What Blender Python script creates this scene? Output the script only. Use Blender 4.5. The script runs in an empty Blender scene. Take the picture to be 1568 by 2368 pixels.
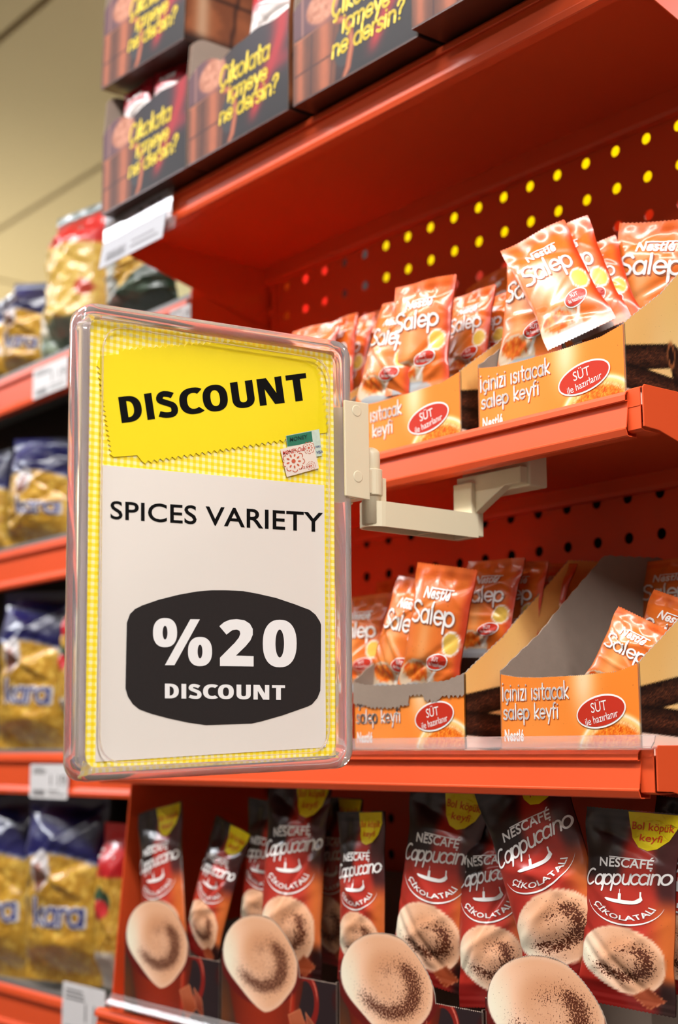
import bpy, math, random
import numpy as np
from mathutils import Matrix, Vector
random.seed(7)
SC = bpy.context.scene
COL = SC.collection
PI = math.pi

# ------------------------------------------------------------------ camera
F_PX, YAW, PIT, ROL = 3374.9, .8924, .1622, -.0034
CAM = np.array([0., -1.385, 1.2])
def _rot(yaw, pitch, roll):
    f = np.array([-math.sin(yaw)*math.cos(pitch), math.cos(yaw)*math.cos(pitch), math.sin(pitch)])
    r = np.array([math.cos(yaw), math.sin(yaw), 0.]); u = np.cross(r, f)
    c, s = math.cos(roll), math.sin(roll)
    return np.array([c*r+s*u, -s*r+c*u, f])
RM = _rot(YAW, PIT, ROL)
cam_data = bpy.data.cameras.new('camera'); cam = bpy.data.objects.new('camera', cam_data); COL.objects.link(cam)
cam_data.sensor_fit = 'VERTICAL'; cam_data.sensor_height = 36.0
cam_data.lens = F_PX*36/2368
mw = Matrix.Identity(4)
for i in range(3):
    mw[i][0] = RM[0][i]; mw[i][1] = RM[1][i]; mw[i][2] = -RM[2][i]; mw[i][3] = CAM[i]
cam.matrix_world = mw
cam_data.clip_start = .01
cam_data.dof.use_dof = True
cam_data.dof.focus_distance = 1.44
cam_data.dof.aperture_fstop = 3.6
SC.camera = cam
def ray(x, y):
    return np.array([(x-784)/F_PX, -(y-1184)/F_PX, 1.]) @ RM
# the photograph's sight lines met with real planes of the shelving
def onY(x, y, Y=0.): d = ray(x, y); return CAM+d*((Y-CAM[1])/d[1])
def onX(x, y, X): d = ray(x, y); return CAM+d*((X-CAM[0])/d[0])
def onZ(x, y, Z): d = ray(x, y); return CAM+d*((Z-CAM[2])/d[2])

# ------------------------------------------------------------------ world, exposure, lights
W = bpy.data.worlds.new('world'); SC.world = W; W.use_nodes = True
W.node_tree.nodes['Background'].inputs[0].default_value = (.95, .95, 1.0, 1)
W.node_tree.nodes['Background'].inputs[1].default_value = .10
SC.view_settings.view_transform = 'Standard'; SC.view_settings.look = 'None'
SC.view_settings.exposure = 0.66; SC.view_settings.gamma = 1.0
SC.view_settings.use_curve_mapping = False
def area(name, loc, target, sx, sy, power, col=(1, .975, .96)):
    l = bpy.data.lights.new(name, 'AREA'); l.shape = 'RECTANGLE'; l.size = sx; l.size_y = sy; l.energy = power; l.color = col
    o = bpy.data.objects.new(name, l); COL.objects.link(o); o.location = loc
    o.rotation_euler = (Vector(target)-Vector(loc)).to_track_quat('-Z', 'Y').to_euler()
    return o
CEIL = 3.2
area('aisle_ceiling_lamp', (-1.3, -1.25, CEIL-.08), (-1.3, -1.25, 0), 3.2, .2, 72)
area('aisle_ceiling_lamp', (-1.3, -2.7, CEIL-.08), (-1.3, -2.7, 0), 3.6, .2, 24)
area('aisle_ceiling_lamp', (-5.2, -1.6, CEIL-.08), (-5.2, -1.6, 0), 3.2, .16, 62, (.94, .96, 1))
area('aisle_ceiling_lamp', (1.9, -1.4, CEIL-.08), (1.9, -1.4, 0), 2.2, .3, 100)
area('far_aisle_ceiling_lamp', (-1.6, 2.0, CEIL-.08), (-1.6, 2.0, 0), 5, .3, 160)
area('far_aisle_ceiling_lamp', (-7.5, 3.2, CEIL-.3), (-10.0, 4.6, 1.4), 5, .5, 160)
area('ceiling_fill_light', (-4.5, 3.4, 2.6), (-4.5, 1.5, 3.2), 5, .3, 200, (1, .93, .80))  # unseen light added to brighten the ceiling
area('partition_fill_light', (-6.5, .5, 1.7), (-6.3, 1.62, 2.8), 3.5, .3, 45, (1, .97, .85))  # unseen light added to brighten the partition wall
area('ceiling_fill_light', (-9.5, 2.5, 2.4), (-10.5, 2.5, 3.2), .4, 5, 200, (1, .93, .78))  # second unseen light, added to lift the far end of the ceiling

# ------------------------------------------------------------------ materials
def lin(c):
    c = np.asarray(c, float)/255.
    return np.where(c <= .04045, c/12.92, ((c+.055)/1.055)**2.4)
MATS = {}
def mat(name, rgb=(200, 200, 200), rough=.5, metal=0., spec=.5, coat=0., trans=0., ior=1.45, var=.06, vscale=30., bump=0., bscale=200., alpha=1., translucent=0., sub=0.):
    if name in MATS: return MATS[name]
    m = bpy.data.materials.new(name); m.use_nodes = True; nt = m.node_tree; N = nt.nodes; L = nt.links
    b = N['Principled BSDF']
    c = lin(rgb)*(1. if name == 'orange_enamel' or trans else .87)
    tc = N.new('ShaderNodeTexCoord')
    if var > 0:
        nz = N.new('ShaderNodeTexNoise'); nz.inputs['Scale'].default_value = vscale; nz.inputs['Detail'].default_value = 3
        rp = N.new('ShaderNodeMapRange'); rp.inputs['To Min'].default_value = 1-var; rp.inputs['To Max'].default_value = 1+var
        mx = N.new('ShaderNodeVectorMath'); mx.operation = 'SCALE'; mx.inputs[0].default_value = tuple(c)
        L.new(tc.outputs['Object'], nz.inputs['Vector']); L.new(nz.outputs['Fac'], rp.inputs['Value']); L.new(rp.outputs[0], mx.inputs['Scale'])
        L.new(mx.outputs[0], b.inputs['Base Color'])
    else: b.inputs['Base Color'].default_value = (*c, 1)
    b.inputs['Roughness'].default_value = rough; b.inputs['Metallic'].default_value = metal
    b.inputs['Specular IOR Level'].default_value = spec; b.inputs['Coat Weight'].default_value = coat; b.inputs['Coat Roughness'].default_value = .08
    b.inputs['Transmission Weight'].default_value = trans; b.inputs['IOR'].default_value = ior; b.inputs['Alpha'].default_value = alpha
    if bump:
        n2 = N.new('ShaderNodeTexNoise'); n2.inputs['Scale'].default_value = bscale; n2.inputs['Detail'].default_value = 2
        bp = N.new('ShaderNodeBump'); bp.inputs['Strength'].default_value = bump; bp.inputs['Distance'].default_value = .002
        L.new(tc.outputs['Object'], n2.inputs['Vector']); L.new(n2.outputs['Fac'], bp.inputs['Height']); L.new(bp.outputs[0], b.inputs['Normal'])
    if translucent:
        t = N.new('ShaderNodeBsdfTranslucent'); t.inputs[0].default_value = (*c, 1); ms = N.new('ShaderNodeMixShader'); ms.inputs[0].default_value = translucent
        L.new(b.outputs[0], ms.inputs[1]); L.new(t.outputs[0], ms.inputs[2]); L.new(ms.outputs[0], N['Material Output'].inputs['Surface'])
    MATS[name] = m
    return m
def print_mat(name, rough=.45, coat=0., bump=0., bscale=60., speck=(84, 38, 20), metal=0.):
    """printed surface: colour from the painted attribute 'Col', cocoa dust specks where its alpha says so"""
    m = bpy.data.materials.new(name); m.use_nodes = True; nt = m.node_tree; N = nt.nodes; L = nt.links; b = N['Principled BSDF']
    at = N.new('ShaderNodeAttribute'); at.attribute_name = 'Col'
    tc = N.new('ShaderNodeTexCoord'); nz = N.new('ShaderNodeTexNoise'); nz.inputs['Scale'].default_value = 520; nz.inputs['Detail'].default_value = 2.5; nz.inputs['Roughness'].default_value = .6
    L.new(tc.outputs['Object'], nz.inputs['Vector'])
    th = N.new('ShaderNodeMath'); th.operation = 'MULTIPLY_ADD'; th.inputs[1].default_value = .30; th.inputs[2].default_value = -.70   # mask*.3 - .7
    L.new(at.outputs['Alpha'], th.inputs[0])
    ad = N.new('ShaderNodeMath'); ad.operation = 'ADD'; L.new(nz.outputs['Fac'], ad.inputs[0]); L.new(th.outputs[0], ad.inputs[1])
    mr = N.new('ShaderNodeMapRange'); mr.inputs['From Min'].default_value = 0; mr.inputs['From Max'].default_value = .05; L.new(ad.outputs[0], mr.inputs['Value'])
    mx = N.new('ShaderNodeMix'); mx.data_type = 'RGBA'; L.new(mr.outputs[0], mx.inputs[0]); L.new(at.outputs['Color'], mx.inputs[6]); mx.inputs[7].default_value = (*lin(speck), 1)
    L.new(mx.outputs[2], b.inputs['Base Color'])
    b.inputs['Roughness'].default_value = rough; b.inputs['Coat Weight'].default_value = coat; b.inputs['Coat Roughness'].default_value = .13; b.inputs['Metallic'].default_value = metal
    if bump:
        n2 = N.new('ShaderNodeTexNoise'); n2.inputs['Scale'].default_value = bscale; n2.inputs['Detail'].default_value = 3
        bp = N.new('ShaderNodeBump'); bp.inputs['Strength'].default_value = bump; bp.inputs['Distance'].default_value = .003
        L.new(tc.outputs['Object'], n2.inputs['Vector']); L.new(n2.outputs['Fac'], bp.inputs['Height']); L.new(bp.outputs[0], b.inputs['Normal'])
    MATS[name] = m
    return m
CARD = print_mat('printed_card', .5, .0)
FILM = print_mat('printed_film', .32, .26, .16, 40.)
FILM_SOFT = print_mat('pasta_bag_film', .3, .6, .5, 40.)
CARD.node_tree.nodes['Principled BSDF'].inputs['Specular IOR Level'].default_value = .2
PAINT = mat('orange_enamel', (218, 80, 38), .4, spec=.4, coat=.0, var=.03, vscale=6)
KRAFT = mat('grey_board', (150, 132, 118), .85, var=.08, vscale=60, bump=.1)
BEIGE = mat('beige_plastic', (226, 214, 182), .38, var=.02)
WHITE = mat('white_print', (245, 243, 240), .45, var=0)
SILVER = mat('silver_print', (214, 210, 208), .28, var=0)
YELLOW = mat('yellow_print', (246, 222, 20), .42, var=.02)
TEXTY = mat('yellow_lettering', (236, 205, 20), .45, var=0)
BLACK = mat('black_print', (4, 4, 4), .8, spec=.15, var=0)
REDP = mat('red_print', (196, 44, 20), .4, var=.05)
REDL = mat('red_lettering', (222, 70, 24), .45, var=0)
BLUEP = mat('blue_print', (40, 52, 120), .4, var=0)
GREYP = mat('grey_print', (110, 108, 110), .5, var=0)
DARKBADGE = mat('charcoal_print', (40, 35, 34), .7, spec=.25, var=.12, vscale=400)
CLEAR = mat('clear_acrylic', (250, 240, 240), .07, trans=.86, ior=1.24, coat=.6, var=0)
STRIPM = mat('clear_strip_plastic', (244, 240, 240), .12, trans=.88, ior=1.2, var=0)
PAPER = mat('white_paper', (232, 224, 214), .7, var=.02, vscale=8)
TAGP = mat('tag_paper', (168, 168, 174), .55, var=.02)
LABELP = mat('price_label_paper', (222, 220, 220), .55, var=.02)
GREYSTRIP = mat('grey_deck_plastic', (120, 120, 118), .4, var=.05)
DARKIN = mat('dark_board', (38, 20, 16), .6, var=.1)

# ------------------------------------------------------------------ object helpers
def tag(o, label=None, cat=None, group=None, kind=None):
    if label: o['label'] = label
    if cat: o['category'] = cat
    if group: o['group'] = group
    if kind: o['kind'] = kind
    return o
def empty(name, loc=(0, 0, 0), label=None, cat=None, group=None):
    o = bpy.data.objects.new(name, None); COL.objects.link(o); o.location = loc; o.empty_display_size = .02
    return tag(o, label, cat, group)
def link(name, me, parent=None, m=None):
    o = bpy.data.objects.new(name, me); COL.objects.link(o)
    if m: me.materials.append(m)
    if parent: o.parent = parent
    return o
def copy_tree(o, parent=None):
    c = o.copy(); COL.objects.link(c)
    if parent: c.parent = parent
    for ch in list(o.children): copy_tree(ch, c)
    return c
class MB:
    def __init__(s): s.v = []; s.f = []
    def add(s, vs, fs):
        n = len(s.v); s.v += [tuple(map(float, p)) for p in vs]; s.f += [tuple(n+i for i in f) for f in fs]; return s
    def box(s, x0, x1, y0, y1, z0, z1):
        return s.add([(x0,y0,z0),(x1,y0,z0),(x1,y1,z0),(x0,y1,z0),(x0,y0,z1),(x1,y0,z1),(x1,y1,z1),(x0,y1,z1)],
              [(0,3,2,1),(4,5,6,7),(0,1,5,4),(1,2,6,5),(2,3,7,6),(3,0,4,7)])
    def prism(s, poly, a, b, axis='X'):
        """extrude a 2-d outline along an axis; outline in the other two axes"""
        def P(p, t): return {'X': (t, p[0], p[1]), 'Y': (p[0], t, p[1]), 'Z': (p[0], p[1], t)}[axis]
        n = len(poly); vs = [P(p, a) for p in poly]+[P(p, b) for p in poly]
        fs = [tuple(range(n-1, -1, -1)), tuple(range(n, 2*n))]+[(i, (i+1) % n, n+(i+1) % n, n+i) for i in range(n)]
        return s.add(vs, fs)
    def ribbon(s, prof, a, b, th=.0012):
        """bent sheet: open profile (y,z) extruded along X from a to b"""
        prof = [np.array(p, float) for p in prof]; n = len(prof); off = []
        for i, p in enumerate(prof):
            d = prof[min(i+1, n-1)]-prof[max(i-1, 0)]; d /= (np.linalg.norm(d)+1e-9); off.append(p+np.array([-d[1], d[0]])*th)
        out = [tuple(p) for p in prof]+[tuple(p) for p in off[::-1]]
        vs = [(a, *p) for p in out]+[(b, *p) for p in out]; m = len(out)
        fs = [(i, (i+1) % m, m+(i+1) % m, m+i) for i in range(m)]
        for i in range(n-1):
            fs.append((i, m-1-i, m-2-i, i+1)); fs.append((m+i, m+i+1, 2*m-2-i, 2*m-1-i))
        return s.add(vs, fs)
    def tube(s, pts, r, n=8, cap=True):
        pts = [Vector(p) for p in pts]; base = len(s.v); up = Vector((0, 0, 1)); V = []; Fc = []
        for i, p in enumerate(pts):
            d = (pts[min(i+1, len(pts)-1)]-pts[max(i-1, 0)]).normalized()
            a = d.cross(up if abs(d.z) < .9 else Vector((1, 0, 0))).normalized(); b = d.cross(a)
            for k in range(n): V.append(p+(a*math.cos(2*PI*k/n)+b*math.sin(2*PI*k/n))*r)
        for i in range(len(pts)-1):
            for k in range(n): Fc.append((i*n+k, i*n+(k+1) % n, (i+1)*n+(k+1) % n, (i+1)*n+k))
        if cap: Fc += [tuple(range(n)), tuple(range(len(V)-1, len(V)-n-1, -1))]
        return s.add(V, Fc)
    def build(s, name, m, parent=None, smooth=False, bevel=0., seg=2):
        me = bpy.data.meshes.new(name); me.from_pydata(s.v, [], s.f); me.update()
        import bmesh
        bm = bmesh.new(); bm.from_mesh(me); bmesh.ops.recalc_face_normals(bm, faces=bm.faces); bm.to_mesh(me); bm.free()
        if smooth: me.polygons.foreach_set('use_smooth', [True]*len(me.polygons))
        o = link(name, me, parent, m)
        if bevel:
            md = o.modifiers.new('bevel', 'BEVEL'); md.width = bevel; md.segments = seg; md.limit_method = 'ANGLE'; md.angle_limit = .6; md.harden_normals = False
        return o
def raw(name, V, Fc, m, parent=None, cols=None, smooth=True):
    me = bpy.data.meshes.new(name); V = np.asarray(V, np.float32); Fc = np.asarray(Fc, np.int32)
    me.vertices.add(len(V)); me.vertices.foreach_set('co', V.ravel())
    k = Fc.shape[1]; me.loops.add(Fc.size); me.loops.foreach_set('vertex_index', Fc.ravel())
    me.polygons.add(len(Fc)); me.polygons.foreach_set('loop_start', np.arange(0, Fc.size, k, dtype=np.int32))
    me.polygons.foreach_set('loop_total', np.full(len(Fc), k, np.int32)); me.polygons.foreach_set('use_smooth', np.full(len(Fc), smooth))
    me.update(calc_edges=True); me.validate()
    if cols is not None:
        a = me.color_attributes.new('Col', 'FLOAT_COLOR', 'POINT'); a.data.foreach_set('color', np.asarray(cols, np.float32).ravel())
    return link(name, me, parent, m)
def gridF(nu, nv, base=0):
    i, j = np.meshgrid(np.arange(nu-1), np.arange(nv-1), indexing='ij'); a = (i*nv+j).ravel()+base
    return np.stack([a, a+nv, a+nv+1, a+1], 1)

# ------------------------------------------------------------------ painting helpers (arrays of sRGB 0..255)
def sm(a, b, x): t = np.clip((x-a)/(b-a+1e-12), 0, 1); return t*t*(3-2*t)
def vnoise(x, y, seed=0):
    xi, yi = np.floor(x).astype(np.int64), np.floor(y).astype(np.int64); fx, fy = x-xi, y-yi; fx = fx*fx*(3-2*fx); fy = fy*fy*(3-2*fy)
    def h(a, b): n = np.sin(a*127.1+b*311.7+seed*74.7)*43758.5453; return n-np.floor(n)
    return (h(xi, yi)*(1-fx)+h(xi+1, yi)*fx)*(1-fy)+(h(xi, yi+1)*(1-fx)+h(xi+1, yi+1)*fx)*fy
def fbm(x, y, seed=0, o=3):
    t = 0; a = .5
    for i in range(o): t = t+a*vnoise(x*2**i, y*2**i, seed+i); a *= .5
    return t/(1-.5**o)
def subdiv(V, Fc, mx):
    V = [tuple(p) for p in V]; Fc = [tuple(map(int, f)) for f in Fc]
    for _ in range(5):
        mid = {}; out = []; ch = False
        def m(a, b):
            k = (min(a, b), max(a, b))
            if k not in mid: mid[k] = len(V); V.append(((V[a][0]+V[b][0])/2, (V[a][1]+V[b][1])/2))
            return mid[k]
        for f in Fc:
            a, b, c = f; L = [math.hypot(V[p][0]-V[q][0], V[p][1]-V[q][1]) for p, q in ((a, b), (b, c), (c, a))]
            if max(L) > mx:
                ch = True; i = L.index(max(L)); a, b, c = f[i:]+f[:i]; k = m(a, b); out += [(a, k, c), (k, b, c)]
            else: out.append(f)
        Fc = out
        if not ch: break
    return np.array(V), np.array(Fc)
class Paint:
    def __init__(s, shape, rgb): s.c = np.empty(shape+(4,)); s.c[..., :3] = rgb; s.c[..., 3] = 0
    def mix(s, rgb, m, spk=None):
        m = np.clip(m, 0, 1)[..., None]; rgb = np.asarray(rgb, float)
        s.c[..., :3] = s.c[..., :3]*(1-m)+rgb*m
        s.c[..., 3] = s.c[..., 3]*(1-m[..., 0])+(0 if spk is None else spk)*m[..., 0]
    def out(s):
        o = s.c.copy(); o[..., :3] = lin(np.clip(s.c[..., :3], 0, 255))*.84; return o.reshape(-1, 4)
def foam(P, x, y, cx, cy, rx, ry, point=0., soft=.03, dust=1.):
    """top of a cup of frothed cappuccino with swirl and cocoa dust; point pulls the bottom to a tip"""
    X = (x-cx)/rx; Y = (y-cy)/ry
    if point:
        Yb = np.where(Y < 0, Y/1.25, Y); Xs = X-.16*sm(0, -1, Yb); p = 2-.52*point*sm(.0, -.7, Yb)
        r = (np.abs(Xs)**p+np.abs(Yb)**p)**(1/p)
    else: r = np.sqrt(X**2+Y**2)
    th = np.arctan2(Y, X)
    inside = sm(1+soft, 1-soft, r)
    base = np.zeros(X.shape+(3,)); base[:] = (240, 182, 142)
    hi = sm(-.1, 1., -X*.8-Y*.25)[..., None]; base = base*(1-hi*.7)+np.array([255, 238, 222])*hi*.85
    sw = np.sin(th+r*5.2+.6)*sm(.95, .35, r)*sm(.05, .3, r); base = base+sw[..., None]*np.array([12, 17, 20])
    rim = sm(.88, 1., r)[..., None]; base = base*(1-rim*.3)+np.array([250, 232, 212])*rim*.3
    r2 = np.hypot(X-.05, Y+.02)
    ring = np.exp(-((r2-.58+.08*np.sin(th))/.20)**2)*sm(-.8, .4, np.cos(th+.95))*1.1+.55*np.exp(-(((X+.0)/.16)**2+((Y-.26)/.2)**2))
    tan = np.exp(-((r2-.30)/.28)**2)[..., None]*.35; base = base*(1-tan)+np.array([224, 162, 120])*tan
    ring = ring*(.72+.6*(fbm(X*5, Y*5, 2)-.4))+.34*sm(.98, .5, r2)*sm(-.6, .5, X-.3*Y)
    tint = np.clip(ring, 0, 1)[..., None]*.14*dust; base = base*(1-tint)+np.array([130, 66, 38])*tint
    P.mix(base, inside, np.clip(ring*dust*.85+.10, 0, 1))
    return inside
def seg_d(x, y, a, b):
    ax, ay = a; bx, by = b; t = np.clip(((x-ax)*(bx-ax)+(y-ay)*(by-ay))/((bx-ax)**2+(by-ay)**2), 0, 1)
    return np.hypot(x-ax-t*(bx-ax), y-ay-t*(by-ay))

# ------------------------------------------------------------------ lettering
_TX = {}
def glyphs(text, bold=0.):
    k = (text, bold)
    if k in _TX: return _TX[k]
    c = bpy.data.curves.new('t', 'FONT'); c.body = text; c.size = 1; c.offset = bold; c.resolution_u = 4; c.space_character = 1.0+bold*2.2
    o = bpy.data.objects.new('t', c); me = bpy.data.meshes.new_from_object(o)
    V = np.array([v.co[:2] for v in me.vertices]).reshape(-1, 2); me.calc_loop_triangles(); Fc = np.array([t.vertices[:] for t in me.loop_triangles]).reshape(-1, 3)
    bpy.data.objects.remove(o); bpy.data.curves.remove(c); bpy.data.meshes.remove(me)
    _TX[k] = (V, Fc); return _TX[k]
def fit(V, x0, x1, y0, y1):
    lo, hi = V.min(0), V.max(0); return (V-lo)/(hi-lo)*np.array([x1-x0, y1-y0])+np.array([x0, y0])
# single-stroke alphabet: x-height 1; E = arc(cx,cy,rx,ry,a0,a1)
def E_(cx, cy, rx, ry, a0, a1, n=14):
    return [(cx+rx*math.cos(math.radians(a0+(a1-a0)*i/n)), cy+ry*math.sin(math.radians(a0+(a1-a0)*i/n))) for i in range(n+1)]
def L_(*p): return list(p)
O_ = E_(.42, .5, .42, .5, 0, 360, 20)
DOT = lambda x, y: [(x, y), (x+.01, y)]
CED = [(.45, 0), (.5, -.12), (.42, -.32), (.25, -.34)]
GL = {
 'a': (1.0, [O_, L_((.84, 1), (.84, 0))]), 'c': (.8, [E_(.42, .5, .42, .5, 45, 315)]), 'ç': (.8, [E_(.42, .5, .42, .5, 45, 315), CED]),
 'd': (1.0, [O_, L_((.84, 1.6), (.84, 0))]), 'e': (.92, [E_(.42, .5, .42, .5, 0, 320), L_((0, .5), (.84, .5))]),
 'f': (.6, [L_((.2, 0), (.2, 1.3))+E_(.45, 1.3, .25, .28, 180, 80, 6), L_((0, 1), (.5, 1))]),
 'i': (.3, [L_((.08, 0), (.08, 1)), DOT(.08, 1.4)]), 'ı': (.3, [L_((.08, 0), (.08, 1))]), 'İ': (.34, [L_((.08, 0), (.08, 1.25)), DOT(.08, 1.62)]),
 'k': (.8, [L_((.06, 0), (.06, 1.6)), L_((.7, 1), (.1, .45), (.74, 0))]), 'l': (.3, [L_((.08, 1.6), (.08, 0))]),
 'm': (1.4, [L_((.04, 0), (.04, 1)), E_(.34, .7, .3, .3, 180, 0, 8)+[(.64, 0)], E_(.94, .7, .3, .3, 180, 0, 8)+[(1.24, 0)]]),
 'n': (.92, [L_((.06, 0), (.06, 1)), E_(.42, .62, .36, .38, 180, 0, 8)+[(.78, 0)]]),
 'p': (1.0, [O_, L_((0, 1), (0, -.6))]), 'o': (.96, [O_]), 'ö': (.96, [O_, DOT(.22, 1.35), DOT(.6, 1.35)]),
 'r': (.56, [L_((.06, 0), (.06, 1)), E_(.4, .6, .34, .4, 180, 75, 6)]),
 's': (.72, [[(.6, .86), (.45, .98), (.2, .98), (.04, .8), (.1, .6), (.32, .5), (.54, .4), (.6, .2), (.45, .02), (.2, 0), (0, .12)]]),
 't': (.6, [L_((.24, 1.45), (.24, .2))+E_(.46, .22, .22, .22, 180, 290, 5), L_((0, 1), (.55, 1))]),
 'u': (.92, [[(.06, 1)]+E_(.42, .38, .36, .38, 180, 360, 8)+[(.78, 1)], L_((.78, 1), (.78, 0))]),
 'y': (.84, [L_((0, 1), (.4, .05)), L_((.78, 1), (.3, -.55))]), 'z': (.72, [L_((0, 1), (.6, 1), (0, 0), (.62, 0))]),
 'Ç': (1.1, [E_(.52, .8, .52, .8, 45, 315), [(.55, 0), (.6, -.15), (.5, -.36), (.3, -.36)]]), 'C': (1.1, [E_(.52, .8, .55, .8, 60, 315)]),
 'S': (1.0, [[(.95, 1.35), (.75, 1.55), (.4, 1.6), (.1, 1.4), (.08, 1.05), (.35, .85), (.7, .7), (.9, .42), (.75, .08), (.4, -.02), (0, .12)]]),
 '?': (.8, [[(0, 1.25), (.1, 1.5), (.35, 1.62), (.62, 1.5), (.66, 1.2), (.45, .95), (.3, .75), (.28, .48)], DOT(.28, .04)]), ' ': (.5, []),
}
def strokes(text, wd=.16, gap=.16, slant=0.):
    V = []; Fc = []; x = 0
    for ch in text:
        adv, lines = GL[ch]
        for ln in lines:
            pts = [(px+x+slant*py, py) for px, py in ln]; r = wd/2
            for (ax, ay), (bx, by) in zip(pts, pts[1:]):
                d = math.hypot(bx-ax, by-ay) or 1; nx, ny = -(by-ay)/d*r, (bx-ax)/d*r; n = len(V)
                V += [(ax+nx, ay+ny), (ax-nx, ay-ny), (bx-nx, by-ny), (bx+nx, by+ny)]; Fc += [(n, n+1, n+2), (n, n+2, n+3)]
            for k, (ax, ay) in enumerate(pts):
                n = len(V); q = 8
                V += [(ax+r*math.cos(2*PI*i/q), ay+r*math.sin(2*PI*i/q)) for i in range(q)]; Fc += [(n, n+i, n+i+1) for i in range(1, q-1)]
        x += adv+gap
    return np.array(V), np.array(Fc)
def join(parts):
    V = []; Fc = []; n = 0
    for v, f in parts: V.append(np.asarray(v)); Fc.append(np.asarray(f)+n); n += len(v)
    return np.vstack(V), np.vstack(Fc)
def ell(cx, cy, rx, ry, n=40, rot=0.):
    a = np.linspace(0, 2*PI, n, endpoint=False); X, Y = rx*np.cos(a), ry*np.sin(a); c, s = math.cos(rot), math.sin(rot)
    return np.stack([cx+X*c-Y*s, cy+X*s+Y*c], 1), np.array([(0, i, i+1) for i in range(1, n-1)])
def poly(pts):
    """triangulated flat outline"""
    from mathutils.geometry import tessellate_polygon
    t = tessellate_polygon([[Vector((p[0], p[1], 0)) for p in pts]]); return np.array(pts, float), np.array(t)
def rect(x0, x1, y0, y1): return np.array([(x0, y0), (x1, y0), (x1, y1), (x0, y1)], float), np.array([(0, 1, 2), (0, 2, 3)])
def decal(name, shape, f, m, parent, mx=None):
    V, Fc = subdiv(*shape, mx) if mx else shape; return raw(name, f(V[:, 0], V[:, 1]), Fc, m, parent, smooth=False)
def skew(V, k): V = V.copy(); V[:, 0] += V[:, 1]*k; return V
def rot2(V, a, c):
    s, co = math.sin(a), math.cos(a); D = V-np.array(c); return np.stack([D[:, 0]*co-D[:, 1]*s, D[:, 0]*s+D[:, 1]*co], 1)+np.array(c)

# ================================================================== ROOM
def slab(name, x0, x1, y0, y1, z0, z1, m, kind='structure'):
    o = MB().box(x0, x1, y0, y1, z0, z1).build(name, m); tag(o, kind=kind); return o
CEILM = mat('cream_ceiling_paint', (196, 176, 138), .8, var=.03, vscale=1.5)
WALLM = mat('cream_wall_paint', (236, 226, 178), .8, var=.03, vscale=1)
slab('floor', -14, 4, -5, 9, -.1, 0, mat('pale_floor_tile', (84, 80, 76), .35, var=.05, vscale=2))
ceil = slab('ceiling', -14, 4, -5, 9, CEIL+.03, CEIL+.12, mat('dark_ceiling_joint', (160, 142, 110), .9))
slab('wall_left', -14.1, -14, -5, 9, 0, CEIL+.1, WALLM); slab('wall_right', 4, 4.1, -5, 9, 0, CEIL+.1, mat('brown_wall_paint', (170, 156, 150), .8))
slab('wall_front', -14, 4, -5.1, -5, 0, CEIL+.1, MATS['brown_wall_paint']); slab('wall_back', -14, 4, 9, 9.1, 0, CEIL+.1, WALLM)
slab('wall_partition', -14, -3.2, 1.62, 1.72, 0, CEIL+.03, mat('pale_yellow_wall_paint', (240, 236, 196), .8, var=.02, vscale=1))
ys = [-5, -3.6, -2.2, -.95, .3, .985, 2.2, 3.5, 4.8, 6.1, 7.4, 9]; xs = [-14, -11, -8, -5.6, -3.0, -.4, 2.0, 4]
k = 0
for i in range(len(xs)-1):
    for j in range(len(ys)-1):
        x0, x1, y0, y1 = xs[i], xs[i+1], ys[j], ys[j+1]
        MB().box(x0+.012, x1-.012, y0+.012, y1-.012, CEIL, CEIL+.03).build('ceiling_panel', CEILM, ceil)

# ================================================================== GONDOLAS
BX0, BX1 = -1.90, -.885          # the main bay
SH = {'A': 2.004, 'B': 1.545, 'C': 1.201, 'D': .842}
YF = -.30
def peg_mesh(x_first, cols, z_first, rows, p=.05, r=.0072, n=12):
    mb = MB()
    out = []
    for k in range(n):
        a = 2*PI*k/n+PI/n; c, s = math.cos(a), math.sin(a); m = max(abs(c), abs(s)); out.append((c/m*p/2, s/m*p/2))
    corners = {}
    V = []; Fc = []
    for i in range(cols):
        for j in range(rows):
            cx, cz = x_first+i*p, z_first-j*p; b = len(V)
            for k in range(n):
                a = 2*PI*k/n+PI/n; V.append((cx+r*math.cos(a), 0, cz+r*math.sin(a)))
            for q in out: V.append((cx+q[0], 0, cz+q[1]))
            for k in range(n):
                a = 2*PI*k/n+PI/n; V.append((cx+r*math.cos(a), .0015, cz+r*math.sin(a)))
            for q in ((-1, -1), (1, -1), (1, 1), (-1, 1)): V.append((cx+q[0]*p/2, 0, cz+q[1]*p/2))
            for k in range(n):
                k2 = (k+1) % n; Fc.append((b+k, b+n+k, b+n+k2, b+k2)); Fc.append((b+k, b+k2, b+2*n+k2, b+2*n+k))
                if abs(abs(out[k][0])-abs(out[k2][0])) > 1e-6 or abs(out[k][1]-out[k2][1]) > 1e-6:
                    q = (out[k], out[k2])
                    if (abs(abs(q[0][0])-p/2) < 1e-9) != (abs(abs(q[1][0])-p/2) < 1e-9):
                        sx, sz = np.sign(q[0][0]), np.sign(q[0][1]); ci = {(-1, -1): 0, (1, -1): 1, (1, 1): 2, (-1, 1): 3}[(sx, sz)]
                        Fc.append((b+n+k, b+3*n+ci, b+n+k2))
    mb.v = V; mb.f = Fc
    return mb
gon = empty('gondola', (BX0, 0, 0), 'red steel gondola frame with peg holes in its back, behind the orange coffee cartons', 'shelving')
def under(o, root):   # keep world coordinates while parenting to a root that has a location
    o.parent = root; o.matrix_parent_inverse = Matrix.Translation(-Vector(root.location)); return o
def part(mb, name, m, root, **k): return under(mb.build(name, m, None, **k), root)
part(peg_mesh(-1.8534, 20, 2.2553, 30), 'peg_panel', PAINT, gon)
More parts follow.
